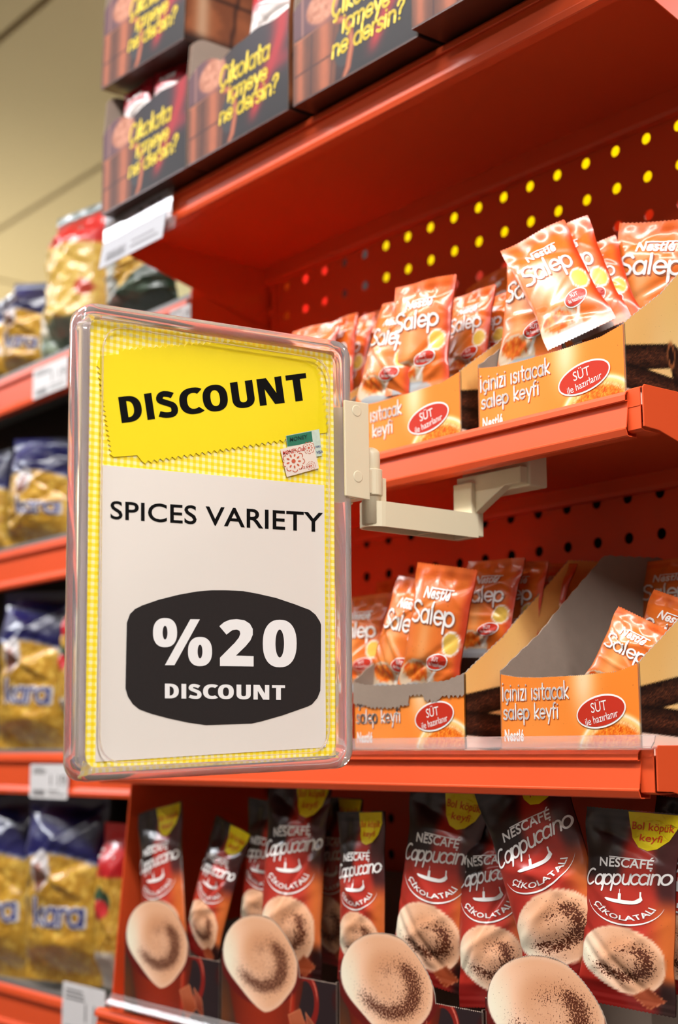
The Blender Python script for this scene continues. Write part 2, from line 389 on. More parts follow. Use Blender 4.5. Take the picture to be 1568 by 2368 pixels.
for x0, x1 in ((-1.915, -1.8784), (-.8784, -.85)):
    mb = MB(); z = .06
    zs = [z+.05*i for i in range(45)]
    for z in zs:   # upright with vertical slots
        mb.box(x0, x0+(x1-x0)*.36, -.004, .03, z, z+.05); mb.box(x0+(x1-x0)*.64, x1, -.004, .03, z, z+.05); mb.box(x0+(x1-x0)*.36, x0+(x1-x0)*.64, -.004, .03, z, z+.016)
    part(mb, 'upright', PAINT, gon)
part(MB().prism([(-.29, .06), (-.27, .84), (-.245, 1.15), (-.235, 1.52), (-.155, 1.73), (-.151, 1.934), (-.02, 1.97), (-.004, 1.97), (-.004, .06)], BX0-.010, BX0-.007), 'divider_panel', PAINT, gon)
part(MB().box(-1.915, -.85, -.28, 0, .02, .10), 'plinth', PAINT, gon, bevel=.003)

def lip_profile(zt, h=.046, yf=YF):
    return [(yf+.012, zt-.001), (yf+.002, zt), (yf-.002, zt-.0015), (yf-.0042, zt-.005), (yf-.0046, zt-.0105), (yf-.0034, zt-.0115), (yf-.001, zt-.0108), (yf+.0003, zt-.0105),
            (yf-.0002, zt-.014), (yf-.0036, zt-h+.0095), (yf-.0046, zt-h+.0085), (yf-.0046, zt-h+.007), (yf-.0022, zt-h+.001), (yf-.0005, zt-h), (yf+.012, zt-h), (yf+.013, zt-h+.012)]
def make_shelf(zt, x0, x1, label, yf=YF, h=.046, name='gondola_shelf', drop=.03, rec=.008, deckm=PAINT, brackets=True):
    r = empty(name, (x0, yf, zt), label, 'shelf')
    dz = zt-rec; drop = drop+.008-rec
    mb = MB(); mb.ribbon([(yf+.0005, dz), (-.016, dz), (-.016, dz-drop+.005), (-.014, dz-drop), (-.001, dz-drop)], x0, x1, .0012)
    mb.ribbon([(yf+.018, dz-.002), (yf+.018, dz-.012), (yf+.05, dz-.012), (yf+.05, dz-.002)], x0+.01, x1-.01, .0012)   # stiffener under the front
    part(mb, 'deck', deckm, r)
    part(MB().ribbon(lip_profile(zt, h, yf), x0, x1-.014, .0011), 'front_rail', PAINT, r, bevel=.0004)
    if brackets:
        # end piece: return of the rail and folded bracket plates
        part(MB().ribbon([(yf+.004, zt+.002), (yf+.001, zt), (yf+.001, zt-.040), (yf+.006, zt-.042), (yf+.03, zt-.042)], x1-.016, x1+.0005, .001), 'rail_end', PAINT, r)
        for xx in (x0-.001, x1+.0035):
            b = MB().prism([(yf+.003, zt+.003), (yf, zt), (yf, zt-.039), (yf+.022, zt-.040), (-.004, zt-.11), (-.004, zt+.003)], xx, xx+.0016)
            part(b, 'bracket', PAINT, r, bevel=.0006)
    return r
shA = make_shelf(SH['A'], BX0, BX1, 'top orange-red steel shelf whose underside shows, carrying the dark chocolate drink cartons')
# slot in the underside of the top shelf
shB = make_shelf(SH['B'], BX0, BX1, 'orange steel shelf with the beige sign holder clipped beneath it', rec=.0175)
shC = make_shelf(SH['C'], BX0, BX1, 'orange steel shelf just above the brown cappuccino cartons, edged with a clear strip')
shD = make_shelf(SH['D'], BX0+.004, BX1, 'lowest orange steel shelf, under the cappuccino cartons', brackets=False)
part(MB().box(-1.0, -.945, YF+.028, YF+.036, SH['A']-.0215, SH['A']-.0203), 'slot', mat('slot_shadow_metal', (40, 10, 6), .6), shA)

# clear strips standing on the front of shelves C and D
def strip(z, x0, x1, label):
    mb = MB(); mb.ribbon([(YF+.004, z+.013), (YF-.001, z+.013), (YF-.003, z+.007), (YF-.008, z+.001), (YF-.008, z-.001), (YF+.004, z+.0005)], x0, x1, .0014)
    o = mb.build('shelf_strip', STRIPM); tag(o, label, 'shelf strip'); return o
strip(SH['C'], -1.89, -.880, 'clear plastic strip along the front of the shelf under the lower salep cartons')
strip(SH['D']+.01, -1.86, -.86, 'clear plastic strip along the front of the lowest shelf by the cappuccino cartons')

# yellow and red goods on the far side, seen through the holes
gy = MB().box(-1.868, -.8, .20, .21, 1.988, 2.10).build('yellow_board', mat('yellow_poster_print', (246, 234, 36), .6, translucent=.8, var=.03)); tag(gy, 'yellow board on the far side, glimpsed through the upper peg holes', 'board')
gy = MB().box(-2.3, -1.985, .20, .21, 1.9, 2.1).build('red_board', mat('red_board_print', (255, 70, 30), .6, translucent=.7, var=.03)); tag(gy, 'orange-red board on the far side, glimpsed through the leftmost peg holes', 'board')
fs = empty('far_side_shelf', (-2.2, .05, .1), 'shelf backing on the far side, its dark boards added to blacken the peg holes', 'shelf')
part(MB().box(-2.2, -.6, .06, .075, .1, 1.84), 'back_board', DARKIN, fs)  # dark board added so the holes in front read black
part(MB().box(-2.2, -.6, .075, .23, 1.83, 1.84), 'deck', PAINT, fs)
part(MB().box(-2.0, -1.86, .226, .23, 1.985, 2.2), 'back_board', DARKIN, fs)  # dark filler added to keep the holes by the left end dark
part(MB().box(-2.2, -.6, .222, .228, 1.84, 1.985), 'back_board', PAINT, fs)

# ---- left bay
LX0, LX1, LYF = -3.3, BX0-.012, -.151
lg = empty('gondola', (LX0, 0, 0), 'red steel gondola frame behind the pasta bags on the left', 'shelving')
part(MB().box(LX0, BX0-.016, 0, .012, .05, 1.96), 'back_panel', DARKIN, lg)
part(MB().box(LX0, BX0-.016, -.13, 0, .02, .1), 'plinth', PAINT, lg)
LZ = {'A': 1.921, 'B': 1.577, 'C': 1.198, 'D': .792}
LL = {'A': 'top left-bay shelf with orange rail, under the upright pasta bags', 'B': 'left-bay shelf with orange rail, second from the top, left of the sign',
      'C': 'left-bay shelf with orange rail, third from the top, low beside the sign', 'D': 'lowest left-bay shelf with orange rail and grey liner, under the kara pasta bags'}
for kx, z in LZ.items():
    r = empty('gondola_shelf', (LX0, LYF, z), LL[kx], 'shelf')
    hh = .072
    part(MB().ribbon([(LYF+.0005, z-.004), (-.004, z-.004), (-.004, z-.02)], LX0, LX1, .0012), 'deck', GREYSTRIP, r)
    part(MB().ribbon([(LYF+.012, z), (LYF, z), (LYF-.005, z-.004), (LYF-.006, z-.014), (LYF-.001, z-.016), (LYF, z-.02), (LYF, z-hh+.014), (LYF-.005, z-hh+.006), (LYF-.004, z-hh), (LYF+.014, z-hh)], LX0, LX1, .0011), 'front_rail', PAINT, r)
    part(MB().box(LX0, LX1, LYF+.001, LYF+.006, z, z+.008), 'liner_edge', GREYSTRIP, r)
    part(MB().prism([(LYF+.002, z), (LYF+.002, z-.05), (-.006, z-.09), (-.006, z)], LX1-.004, LX1-.002), 'bracket', PAINT, r)

# ================================================================== THE SIGN
SX = -1.15
def onSign(x, y, lift=0.): 
    p = onX(x, y, SX); return np.array([p[0]+lift, p[1], p[2]])
def S3(X, Y, lift):
    """pixel arrays -> points on the sign's plane"""
    out = []
    for a, b in zip(np.atleast_1d(X), np.atleast_1d(Y)): out.append(onSign(float(a), float(b), lift))
    return np.array(out)
sign = empty('poster_frame', tuple(onSign(480, 1800)), 'clear plastic poster frame with a yellow gingham DISCOUNT sheet, held out from the shelf', 'sign')
def rrect(c, rad, n=7):
    """rounded outline from four corners (y,z) TL,TR,BR,BL"""
    out = []; c = [np.array(p, float) for p in c]
    for i in range(4):
        p, a, b = c[i], c[i-1], c[(i+1) % 4]; da = (a-p)/np.linalg.norm(a-p); db = (b-p)/np.linalg.norm(b-p)
        s, e = p+da*rad, p+db*rad
        for k in range(n+1):
            t = k/n; q = (1-t)**2*s+2*t*(1-t)*(p*.9+ (s+e)*.05)+t*t*e; out.append(q)
    return out
def sweep_ring(outer, inner, xa, xb, name, m, root, chamfer=.003, rounded=True):
    """solid ring between two outlines (y,z), from x=xa (back) to xb (front) with rounded shoulders"""
    n = len(outer); prof = []   # (blend outer->inner, x)
    if rounded:
        for t in np.linspace(0, 1, 7):
            a = PI*t; prof.append((.5-.5*math.cos(a) if False else 0, 0))
    K = 12; loops = []
    cx, w = (xa+xb)/2, (xb-xa)/2
    for k in range(K):
        a = 2*PI*k/K; ca, sa = math.cos(a), math.sin(a)
        ce = math.copysign(abs(ca)**.5, ca); se = math.copysign(abs(sa)**.5, sa)   # squarish round section
        b = .5-.5*ce; x = cx+w*se
        loops.append([(x, *(np.array(o)*(1-b)+np.array(i)*b)) for o, i in zip(outer, inner)])
    mb = MB(); V = [p for lp in loops for p in lp]
    Fc = [(k*n+i, k*n+(i+1) % n, ((k+1) % K)*n+(i+1) % n, ((k+1) % K)*n+i) for k in range(K) for i in range(n)]
    mb.add(V, Fc); return part(mb, name, m, root, smooth=True)
yz = lambda x, y: onSign(x, y)[1:]
oc = [yz(171, 699), yz(797, 796), yz(803, 1776), yz(155, 1811)]
cen = sum(oc)/4
def inset(c, dy, dz):
    out = []
    for p in c: out.append(np.array([p[0]-math.copysign(dy, p[0]-cen[0]), p[1]-math.copysign(dz, p[1]-cen[1])]))
    return out
gc = [yz(206, 727), yz(774, 818), yz(783, 1757), yz(190, 1791)]      # edge of the gingham sheet
ring_o, ring_i = rrect(oc, .019), rrect(inset(oc, .013, .013), .012)
sweep_ring(ring_o, ring_i, SX-.012, SX+.012, 'frame_rim', CLEAR, sign)
r2o, r2i = rrect([yz(232, 752), yz(757, 833), yz(757, 1740), yz(222, 1768)], .024), rrect([yz(234.5, 755), yz(754.8, 836), yz(754.5, 1737), yz(225, 1765)], .0235)
sweep_ring(r2o, r2i, SX+.003, SX+.005, 'inner_ridge', CLEAR, sign)
GING = bpy.data.materials.new('yellow_gingham_print'); GING.use_nodes = True
nt = GING.node_tree; N = nt.nodes; Lk = nt.links; b = N['Principled BSDF']; b.inputs['Roughness'].default_value = .5
tc = N.new('ShaderNodeTexCoord'); sp = N.new('ShaderNodeSeparateXYZ'); Lk.new(tc.outputs['Object'], sp.inputs[0])
def stripe(out, per):
    m1 = N.new('ShaderNodeMath'); m1.operation = 'MULTIPLY'; m1.inputs[1].default_value = 2*PI/per; Lk.new(out, m1.inputs[0])
    m2 = N.new('ShaderNodeMath'); m2.operation = 'SINE'; Lk.new(m1.outputs[0], m2.inputs[0])
    m3 = N.new('ShaderNodeMapRange'); m3.inputs['From Min'].default_value = -.35; m3.inputs['From Max'].default_value = .35; Lk.new(m2.outputs[0], m3.inputs['Value']); return m3.outputs[0]
ad = N.new('ShaderNodeMath'); ad.operation = 'ADD'; Lk.new(stripe(sp.outputs['Y'], .0069), ad.inputs[0]); Lk.new(stripe(sp.outputs['Z'], .0064), ad.inputs[1])
hf = N.new('ShaderNodeMath'); hf.operation = 'MULTIPLY'; hf.inputs[1].default_value = .5; Lk.new(ad.outputs[0], hf.inputs[0])
cr = N.new('ShaderNodeValToRGB'); cr.color_ramp.elements[0].color = (*lin((238, 230, 170)), 1); cr.color_ramp.elements[1].color = (*lin((240, 208, 10)), 1); e = cr.color_ramp.elements.new(.5); e.color = (*lin((242, 222, 78)), 1)
Lk.new(hf.outputs[0], cr.inputs[0]); Lk.new(cr.outputs[0], b.inputs['Base Color'])
part(MB().prism([tuple(p) for p in gc], SX-.0042, SX-.003), 'gingham_backing', GING, sign)
def sdecal(name, shape, m, lift, root=sign):
    V, Fc = shape; P = S3(V[:, 0], V[:, 1], lift); o = raw(name, P, Fc, m, None, smooth=False); return under(o, root)
def thick(name, pts, m, lo, hi):
    return part(MB().prism([tuple(yz(*p)) for p in pts], SX+lo, SX+hi), name, m, sign)
thick('white_sheet', [(237, 1074), (753, 1121), (757, 1728), (224, 1762)], PAPER, -.003, -.0022)
# the yellow ticket with pinked edges
def zig(a, b, n, amp, flip=1):
    a, b = np.array(a, float), np.array(b, float); d = b-a; nrm = np.array([-d[1], d[0]])/np.linalg.norm(d)*amp*flip; out = []
    for i in range(n): out += [tuple(a+d*i/n), tuple(a+d*(i+.5)/n+nrm)]
    return out
tk = [(235, 822), (278, 818)]+zig((278, 806), (536, 786), 18, 6)+zig((536, 788), (728, 824), 8, 2)+zig((728, 826), (745, 905), 6, -7)+zig((745, 905), (757, 996), 6, -7)+[(757, 1000), (733, 1003)]
tk += zig((733, 1003), (331, 1066), 29, -7)+[(331, 1066), (320, 1052), (265, 1056)]+zig((263, 1054), (240, 905), 13, -6)+zig((240, 905), (232, 838), 5, -6)+[(232, 826)]
ticket_shape = poly(tk)
tmb = MB(); P0 = S3(ticket_shape[0][:, 0], ticket_shape[0][:, 1], -.0028); P1 = S3(ticket_shape[0][:, 0], ticket_shape[0][:, 1], -.0018); n0 = len(P0)
tmb.add(list(P0)+list(P1), [tuple(int(i) for i in f) for f in ticket_shape[1]]+[tuple(int(i)+n0 for i in f) for f in ticket_shape[1]]+[(i, (i+1) % n0, n0+(i+1) % n0, n0+i) for i in range(n0)])
part(tmb, 'yellow_ticket', YELLOW, sign)
def ring_sec(cx, cy, rx, ry, ix, iy, a0, a1, n=28, pw=.85):
    a = np.radians(np.linspace(a0, a1, n)); se = lambda t: np.sign(t)*np.abs(t)**pw
    o = np.stack([cx+rx*se(np.cos(a)), cy+ry*se(np.sin(a))], 1); i_ = np.stack([cx+ix*se(np.cos(a)), cy+iy*se(np.sin(a))], 1)
    return np.vstack([o, i_]), np.array([(k, k+1, n+k) for k in range(n-1)]+[(k+1, n+k+1, n+k) for k in range(n-1)])
def thick_line(pts, h):
    pts = np.array(pts, float); 
    for _ in range(2):   # smooth the centre line
        q = [pts[0]]
        for a, b in zip(pts, pts[1:]): q += [a*.75+b*.25, a*.25+b*.75]
        pts = np.array(q+[pts[-1]])
    d = np.gradient(pts, axis=0); d /= np.linalg.norm(d, axis=1)[:, None]; nn = np.stack([-d[:, 1], d[:, 0]], 1)*h; n = len(pts)
    return np.vstack([pts+nn, pts-nn]), np.array([(k, k+1, n+k) for k in range(n-1)]+[(k+1, n+k+1, n+k) for k in range(n-1)])
BLK = {'D': (.70, [rect(0, .24, 0, 1), ring_sec(.24, .5, .46, .5, .21, .31, -90, 90)]), 'I': (.24, [rect(0, .24, 0, 1)]),
 'S': (.58, [thick_line([(.52, .80), (.40, .875), (.16, .92), (.06, .68), (.30, .55), (.54, .42), (.52, .10), (.25, .08), (.03, .17)], .108)]),
 'C': (.62, [ring_sec(.46, .5, .46, .5, .21, .30, 52, 308)]), 'O': (.80, [ring_sec(.40, .5, .40, .5, .15, .30, 0, 360, 44)]),
 'U': (.72, [rect(0, .24, .36, 1), rect(.48, .72, .36, 1), ring_sec(.36, .36, .36, .36, .12, .15, 180, 360)]),
 'N': (.80, [poly([(0, 0), (0, 1), (.31, 1), (.58, .40), (.58, 1), (.80, 1), (.80, 0), (.49, 0), (.22, .60), (.22, 0)])]),
 'T': (.66, [poly([(.21, 0), (.21, .81), (0, .81), (0, 1), (.66, 1), (.66, .81), (.45, .81), (.45, 0)])])}
def block(text, gap=.135):
    P = []; x = 0
    for ch in text:
        w, sh = BLK[ch]
        for v, f in sh: P.append((v+np.array([x, 0]), f))
        x += w+gap
    return join(P)
def text_px(text, bold, quad):
    """quad: baseline-left, baseline-right, top-left offset height left/right: (x0,y0,x1,y1,hL,hR,shear)"""
    x0, y0, x1, y1, hL, hR, sh = quad
    V, Fc = block(text) if bold > .03 else glyphs(text, bold); V = fit(V, 0, 1, 0, 1)
    h = hL+(hR-hL)*V[:, 0]; X = x0+(x1-x0)*V[:, 0]+sh*V[:, 1]; Y = y0+(y1-y0)*V[:, 0]-h*V[:, 1]
    return np.stack([X, Y], 1), Fc
sdecal('discount_lettering', text_px('DISCOUNT', .05, (284, 979, 718, 925, 62, 64, -9)), BLACK, -.0016)
sdecal('spices_variety_lettering', text_px('SPICES VARIETY', .012, (258, 1200, 750, 1231, 43, 46, 0)), BLACK, -.002)
bc = lambda x, y: (260+x/3.015, 1340+y/3.015)
badge = [bc(*p) for p in ((108, 300), (130, 240), (165, 205), (215, 180), (330, 140), (470, 105), (600, 82), (700, 74), (800, 74), (920, 80), (1020, 98), (1150, 128), (1280, 172), (1385, 212), (1425, 245), (1455, 292), (1463, 315),
     (1462, 560), (1458, 775), (1438, 825), (1400, 870), (1370, 885), (1200, 945), (1050, 988), (980, 1004), (820, 1010), (660, 1015), (540, 998), (400, 968), (280, 936), (195, 905), (150, 868), (115, 815), (99, 760), (103, 520))]
V_, F_ = poly(badge); sdecal('dark_badge', (V_, F_), DARKBADGE, -.0019)
def ringp(cx, cy, rx, ry, ix, iy, n=40):
    a = np.linspace(0, 2*PI, n, endpoint=False); se = lambda t: np.sign(t)*np.abs(t)**.85
    o = np.stack([cx+rx*se(np.cos(a)), cy+ry*se(np.sin(a))], 1); i_ = np.stack([cx+ix*np.cos(a), cy+iy*np.sin(a)], 1)
    return np.vstack([o, i_]), np.array([(k, (k+1) % n, n+k) for k in range(n)]+[((k+1) % n, n+(k+1) % n, n+k) for k in range(n)])
pc = [ringp(373, 370, 84, 102, 17, 48), ringp(617, 502, 84, 102, 17, 48), ringp(1173, 446, 118, 166, 30, 97), poly([(549, 277), (616, 277), (439, 597), (372, 597)]),
      poly([(752, 325), (785, 297), (825, 280), (872, 276), (925, 283), (965, 308), (985, 345), (985, 385), (968, 425), (935, 465), (868, 530), (991, 534), (991, 606), (756, 603), (756, 545), (860, 440), (888, 405), (898, 378), (893, 357), (872, 349), (840, 354), (801, 384)])]
V_, F_ = join(pc); V_ = np.stack([260+V_[:, 0]/3.015, 1340+V_[:, 1]/3.015], 1)
sdecal('percent_lettering', (V_, F_), WHITE, -.0015)
sdecal('badge_lettering', text_px('DISCOUNT', .046, (*bc(372, 830), *bc(1210, 842), 35, 35, 0)), WHITE, -.0015)
# small loyalty-card sticker
tcx = lambda x, y: (150+x/2.34, 690+y/2.34)
sdecal('green_card', poly([tcx(*p) for p in ((1200, 742), (1380, 706), (1396, 850), (1215, 880))]), mat('pale_green_print', (200, 216, 200), .5, var=.2, vscale=300), -.0012)
sdecal('green_band', poly([tcx(*p) for p in ((1202, 744), (1338, 718), (1346, 782), (1208, 800))]), mat('green_print', (40, 120, 92), .5, var=.15, vscale=300), -.0010)
sdecal('card', poly([tcx(*p) for p in ((1168, 815), (1345, 775), (1378, 918), (1204, 966))]), mat('card_print', (236, 222, 206), .5, var=.03), -.0008)
def tl(text, x0, y0, x1, y1, h, bold=.02): a, b = tcx(x0, y0), tcx(x1, y1); return text_px(text, bold, (*a, *b, h/2.34, h/2.34, 0))
sdecal('card_lettering', join([tl('MONEY', 1220, 775, 1315, 757, 22)]), mat('dark_green_print', (14, 60, 50), .5), -.0006)
sdecal('card_lettering', join([tl('VISA', 1364, 842, 1400, 836, 16), tl('7890', 1358, 810, 1386, 806, 12, .0)]), BLUEP, -.0009)
sdecal('card_lettering', join([tl('MONEY Club', 1182, 850, 1302, 822, 24), tl('1234', 1282, 924, 1330, 914, 12, 0)]), mat('card_red_print', (200, 50, 40), .5), -.0006)
def mandala(cx, cy, r):
    P = []
    for k in range(9):
        a = 2*PI*k/9; P.append(ell(cx+r*.62*math.cos(a), cy+r*.62*math.sin(a), r*.09, r*.17, 10, a-PI/2)); 
        x, y = cx+r*.9*math.cos(a), cy+r*.9*math.sin(a)
        q = 10; rr = r*.26; pts = [(x+rr*math.cos(a-1.4+2.8*i/q), y+rr*math.sin(a-1.4+2.8*i/q)) for i in range(q+1)]
        V = []; Fc = []
        for (ax, ay), (bx, by) in zip(pts, pts[1:]):
            nx, ny = -(by-ay), bx-ax; d = math.hypot(nx, ny); nx, ny = nx/d*r*.04, ny/d*r*.04; n = len(V)
            V += [(ax+nx, ay+ny), (ax-nx, ay-ny), (bx-nx, by-ny), (bx+nx, by+ny)]; Fc += [(n, n+1, n+2), (n, n+2, n+3)]
        P.append((np.array(V), np.array(Fc)))
    P.append(ell(cx, cy, r*.22, r*.22, 16)); return P
sdecal('card_pattern', join(mandala(*tcx(1240, 880), 22)+mandala(*tcx(1322, 808), 12)+mandala(*tcx(1335, 905), 9)), mat('card_orange_print', (206, 96, 66), .5), -.0006)

# the beige holder
AZ0, AZ1 = 1.430, 1.4565
hold = empty('sign_holder', (-1.15, -.26, SH['B']-.05), 'beige plastic sign holder arm clipped under the shelf, gripping the frame edge', 'bracket')
# base block under the shelf, hollow box
part(MB().box(-1.17, -1.066, -.264, -.236, 1.479, 1.534), 'clip_base', BEIGE, hold, bevel=.002)
part(MB().prism([(-1.168, 1.50), (-1.168, AZ0+.002), (-1.139, AZ0+.002), (-1.139, AZ0+.028), (-1.094, 1.482), (-1.070, 1.482), (-1.070, 1.50)], -.274, -.262, 'Y'), 'gusset', BEIGE, hold, bevel=.001)
part(MB().box(-1.168, -1.139, -.280, -.270, AZ0, 1.492), 'stem', BEIGE, hold, bevel=.0012)
# swinging arm: hollow channel, rounded outer end
arm = MB(); yo, yi = -.406, -.272; hw = .0165; cxm = -1.1535
outl = [(cxm+hw*math.cos(a), yo+hw*math.sin(a)*1.0) for a in np.linspace(PI, 2*PI, 12)]
outer = [(cxm-hw, yi)]+outl+[(cxm+hw, yi)]
hi_ = hw-.0022; innr = [(cxm-hi_, yi-.002)]+[(cxm+hi_*math.cos(a), yo+hi_*math.sin(a)) for a in np.linspace(PI, 2*PI, 12)]+[(cxm+hi_, yi-.002)]
n = len(outer); V = [(x, y, AZ0) for x, y in outer]+[(x, y, AZ1) for x, y in outer]+[(x, y, AZ0) for x, y in innr]+[(x, y, AZ1-.003) for x, y in innr]
Fc = [(i, (i+1) % n, n+(i+1) % n, n+i) for i in range(n)]+[(2*n+i, 2*n+(i+1) % n, 3*n+(i+1) % n, 3*n+i) for i in range(n)]+[(i, (i+1) % n, 2*n+(i+1) % n, 2*n+i) for i in range(n)]+[tuple(range(n, 2*n)), tuple(range(3*n, 4*n))]
part(arm.add(V, Fc).box(cxm-hi_, cxm+hi_, -.335, -.333, AZ0+.001, AZ1-.002), 'arm', BEIGE, hold)
def cyl(mb, x, y, z0, z1, r, n=24, dome=0.):
    rings = [(z0, r), (z1-dome, r)]
    if dome: rings += [(z1-dome+dome*math.sin(a), r*math.cos(a)*.999+.0001) for a in np.linspace(.25, PI/2*.98, 6)]
    V = [(x+rr*math.cos(2*PI*k/n), y+rr*math.sin(2*PI*k/n), z) for z, rr in rings for k in range(n)]
    Fc = [(i*n+k, i*n+(k+1) % n, (i+1)*n+(k+1) % n, (i+1)*n+k) for i in range(len(rings)-1) for k in range(n)]+[tuple(range(n)), tuple(range(len(V)-n, len(V)))]
    return mb.add(V, Fc)
px_, py_ = -1.150, -.415
part(cyl(MB(), px_, py_, AZ0+.003, AZ1+.058, .0098, 24, .008), 'hinge_post', BEIGE, hold, smooth=True)
part(cyl(MB(), px_, py_, 1.4625, 1.4905, .0122), 'hinge_collar', BEIGE, hold, bevel=.001)
part(MB().box(-1.1545, -1.1495, -.404, -.394, AZ1-.002, 1.484), 'stop_rib', BEIGE, hold, bevel=.0008)
# grip plates either side of the frame edge
cl = [onSign(775, 931), onSign(831, 939), onSign(834, 1161), onSign(778, 1151)]
plate = [(p[1], p[2]) for p in cl]
part(MB().prism(plate, SX+.0125, SX+.0155), 'grip_plate', BEIGE, hold, bevel=.0008)
part(MB().prism([(p[0], p[1]-.001) for p in plate], SX-.0155, SX-.0125), 'grip_plate', BEIGE, hold, bevel=.0008)
part(MB().box(SX-.0125, SX+.0125, cl[1][1]-.012, cl[1][1]-.0005, cl[2][2]+.001, cl[1][2]-.002), 'grip_spine', BEIGE, hold)
part(MB().box(px_-.004, px_+.010, cl[1][1]-.002, py_+.002, 1.464, 1.488), 'hinge_link', BEIGE, hold)
for (cx, cy) in ((803, 956), (806, 1107)):
    p = onSign(cx, cy); a = np.linspace(0, 2*PI, 24, endpoint=False)
    mb = MB(); 
    for r0, r1, x0, x1 in ((.0062, .0054, SX+.0155, SX+.0158),):
        V = [(SX+.0156, p[1]+.0062*math.cos(t), p[2]+.0062*math.sin(t)) for t in a]+[(SX+.0160, p[1]+.0054*math.cos(t), p[2]+.0054*math.sin(t)) for t in a]
        mb.add(V, [(i, (i+1) % 24, 24+(i+1) % 24, 24+i) for i in range(24)]+[tuple(range(24, 48))])
    part(mb, 'rivet', BEIGE, hold)

# ================================================================== CARTONS
def sheet(name, nu, nv, pos, paint, mfront, parent, back=None, th=.0016, top=None, W_=1., H_=1.):
    """printed card wall: pos(s,z)->xyz; top(s) gives the cut height; painted front, grey board back and cut edge"""
    s = np.linspace(0, W_, nu)[:, None]*np.ones((1, nv)); t = np.linspace(0, 1, nv)[None, :]*np.ones((nu, 1))
    tp = (top(s[:, 0]) if top else np.full(nu, H_))[:, None]; z = t*tp
    P = np.stack(pos(s, z, 0.), -1).reshape(-1, 3); C_ = paint(s, z).out(); Fr = gridF(nu, nv)
    o = raw(name, P, Fr, mfront, parent, C_, smooth=False)
    # grey board behind, with the cut edge
    s1 = s[:, 0]; n = nu
    A = np.stack(pos(s1, tp[:, 0], .0002), -1); B = np.stack(pos(s1, tp[:, 0], th), -1); D = np.stack(pos(s1, tp[:, 0]*0, th), -1); A0 = np.stack(pos(s1, tp[:, 0]*0, .0002), -1)
    V = np.vstack([A, B, D, A0]); F2 = []
    for i in range(n-1): F2 += [(i, i+1, n+i+1, n+i), (n+i, n+i+1, 2*n+i+1, 2*n+i), (3*n+i, 3*n+i+1, i+1, i)]
    F2 += [(0, n, 2*n, 3*n), (n-1, 4*n-1, 3*n-1, 2*n-1)]
    r = raw('board_back', V, F2, back or KRAFT, o, smooth=False)
    return o
def teeth(s, amp=.0007, per=.0028): return amp*(2*np.abs((s/per) % 1-.5))*2
KR = np.array([150, 132, 118.])

# ---- salep cartons
SW, SD, SHH = .190, .272, .224
def front_top(s): u = s/SW; return np.interp(u, [0, .04, .14, .3, .6, .85, .97, 1.01], [.0835, .082, .079, .0775, .0775, .079, .0845, .086])+teeth(s)
def side_top(s):   # s measured from the front edge backwards
    return np.interp(s, [0, .012, .06, .086, .17, .272], [.086, .095, .1285, .152, .222, .227])+teeth(s, .0009, .0036)
def paint_sfront(s, z):
    P = Paint(s.shape, (250, 136, 44)); u = s/SW
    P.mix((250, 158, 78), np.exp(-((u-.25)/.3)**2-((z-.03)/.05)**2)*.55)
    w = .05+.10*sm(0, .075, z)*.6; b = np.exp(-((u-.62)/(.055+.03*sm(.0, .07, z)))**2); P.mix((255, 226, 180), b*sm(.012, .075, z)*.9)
    r = np.hypot((s-.158)/.047, (z+.004)/.042)
    P.mix((255, 214, 130), sm(1.16, 1.0, r)*.9); P.mix((250, 242, 220), np.exp(-((r-1.02)/.035)**2)*.9)
    n = fbm(s*900, z*900, 3); pw = np.zeros(s.shape+(3,)); pw[:] = (236, 120, 24); pw = pw+((n-.5)*170)[..., None]*np.array([.5, 1, .7]); P.mix(pw, sm(.95, .85, r))
    P.mix((255, 236, 190), np.exp(-((r-.86)/.05)**2)*(.3+.6*n))
    return P
def paint_sside(s, z):
    P = Paint(s.shape, (250, 196, 118)); 
    P.mix((252, 226, 178), sm(.02, .10, s)*sm(.2, .05, z)*.9); P.mix((244, 170, 84), sm(.05, .2, z)*.6)
    P.mix((250, 204, 120), np.exp(-((s-.075)/.02)**2)*.5)
    P.mix((250, 226, 205), sm(.035, .02, z-.12*s*.3)); 
    n = fbm(s*260, z*1400, 5)
    for (a, b, w) in (((.0, .052), (.075, .066), .0135), ((-.02, .036), (.12, .026), .014), ((.09, .052), (.30, .085), .020), ((.10, .02), (.30, .045), .02)):
        d = seg_d(s, z, a, b); c = np.zeros(s.shape+(3,)); c[:] = (64, 34, 22); c += ((n-.45)*120)[..., None]*np.array([1, .55, .3]); lit = np.clip(1-d/w, 0, 1)[..., None]; c = c*(.35+.75*lit)
        P.mix(c, sm(w, w-.0018, d))
    d = np.hypot((s-.072)/.005, (z-.066)/.012); P.mix((176, 104, 58), np.exp(-((d-1)/.25)**2)*.9); P.mix((30, 14, 10), sm(.85, .7, d))
    return P
def paint_plain(rgb, v=6, seed=1):
    def f(s, z): P = Paint(s.shape, rgb); P.c[..., :3] += (fbm(s*300, z*300, seed)[..., None]-.5)*v*2; return P
    return f
SALEP = None
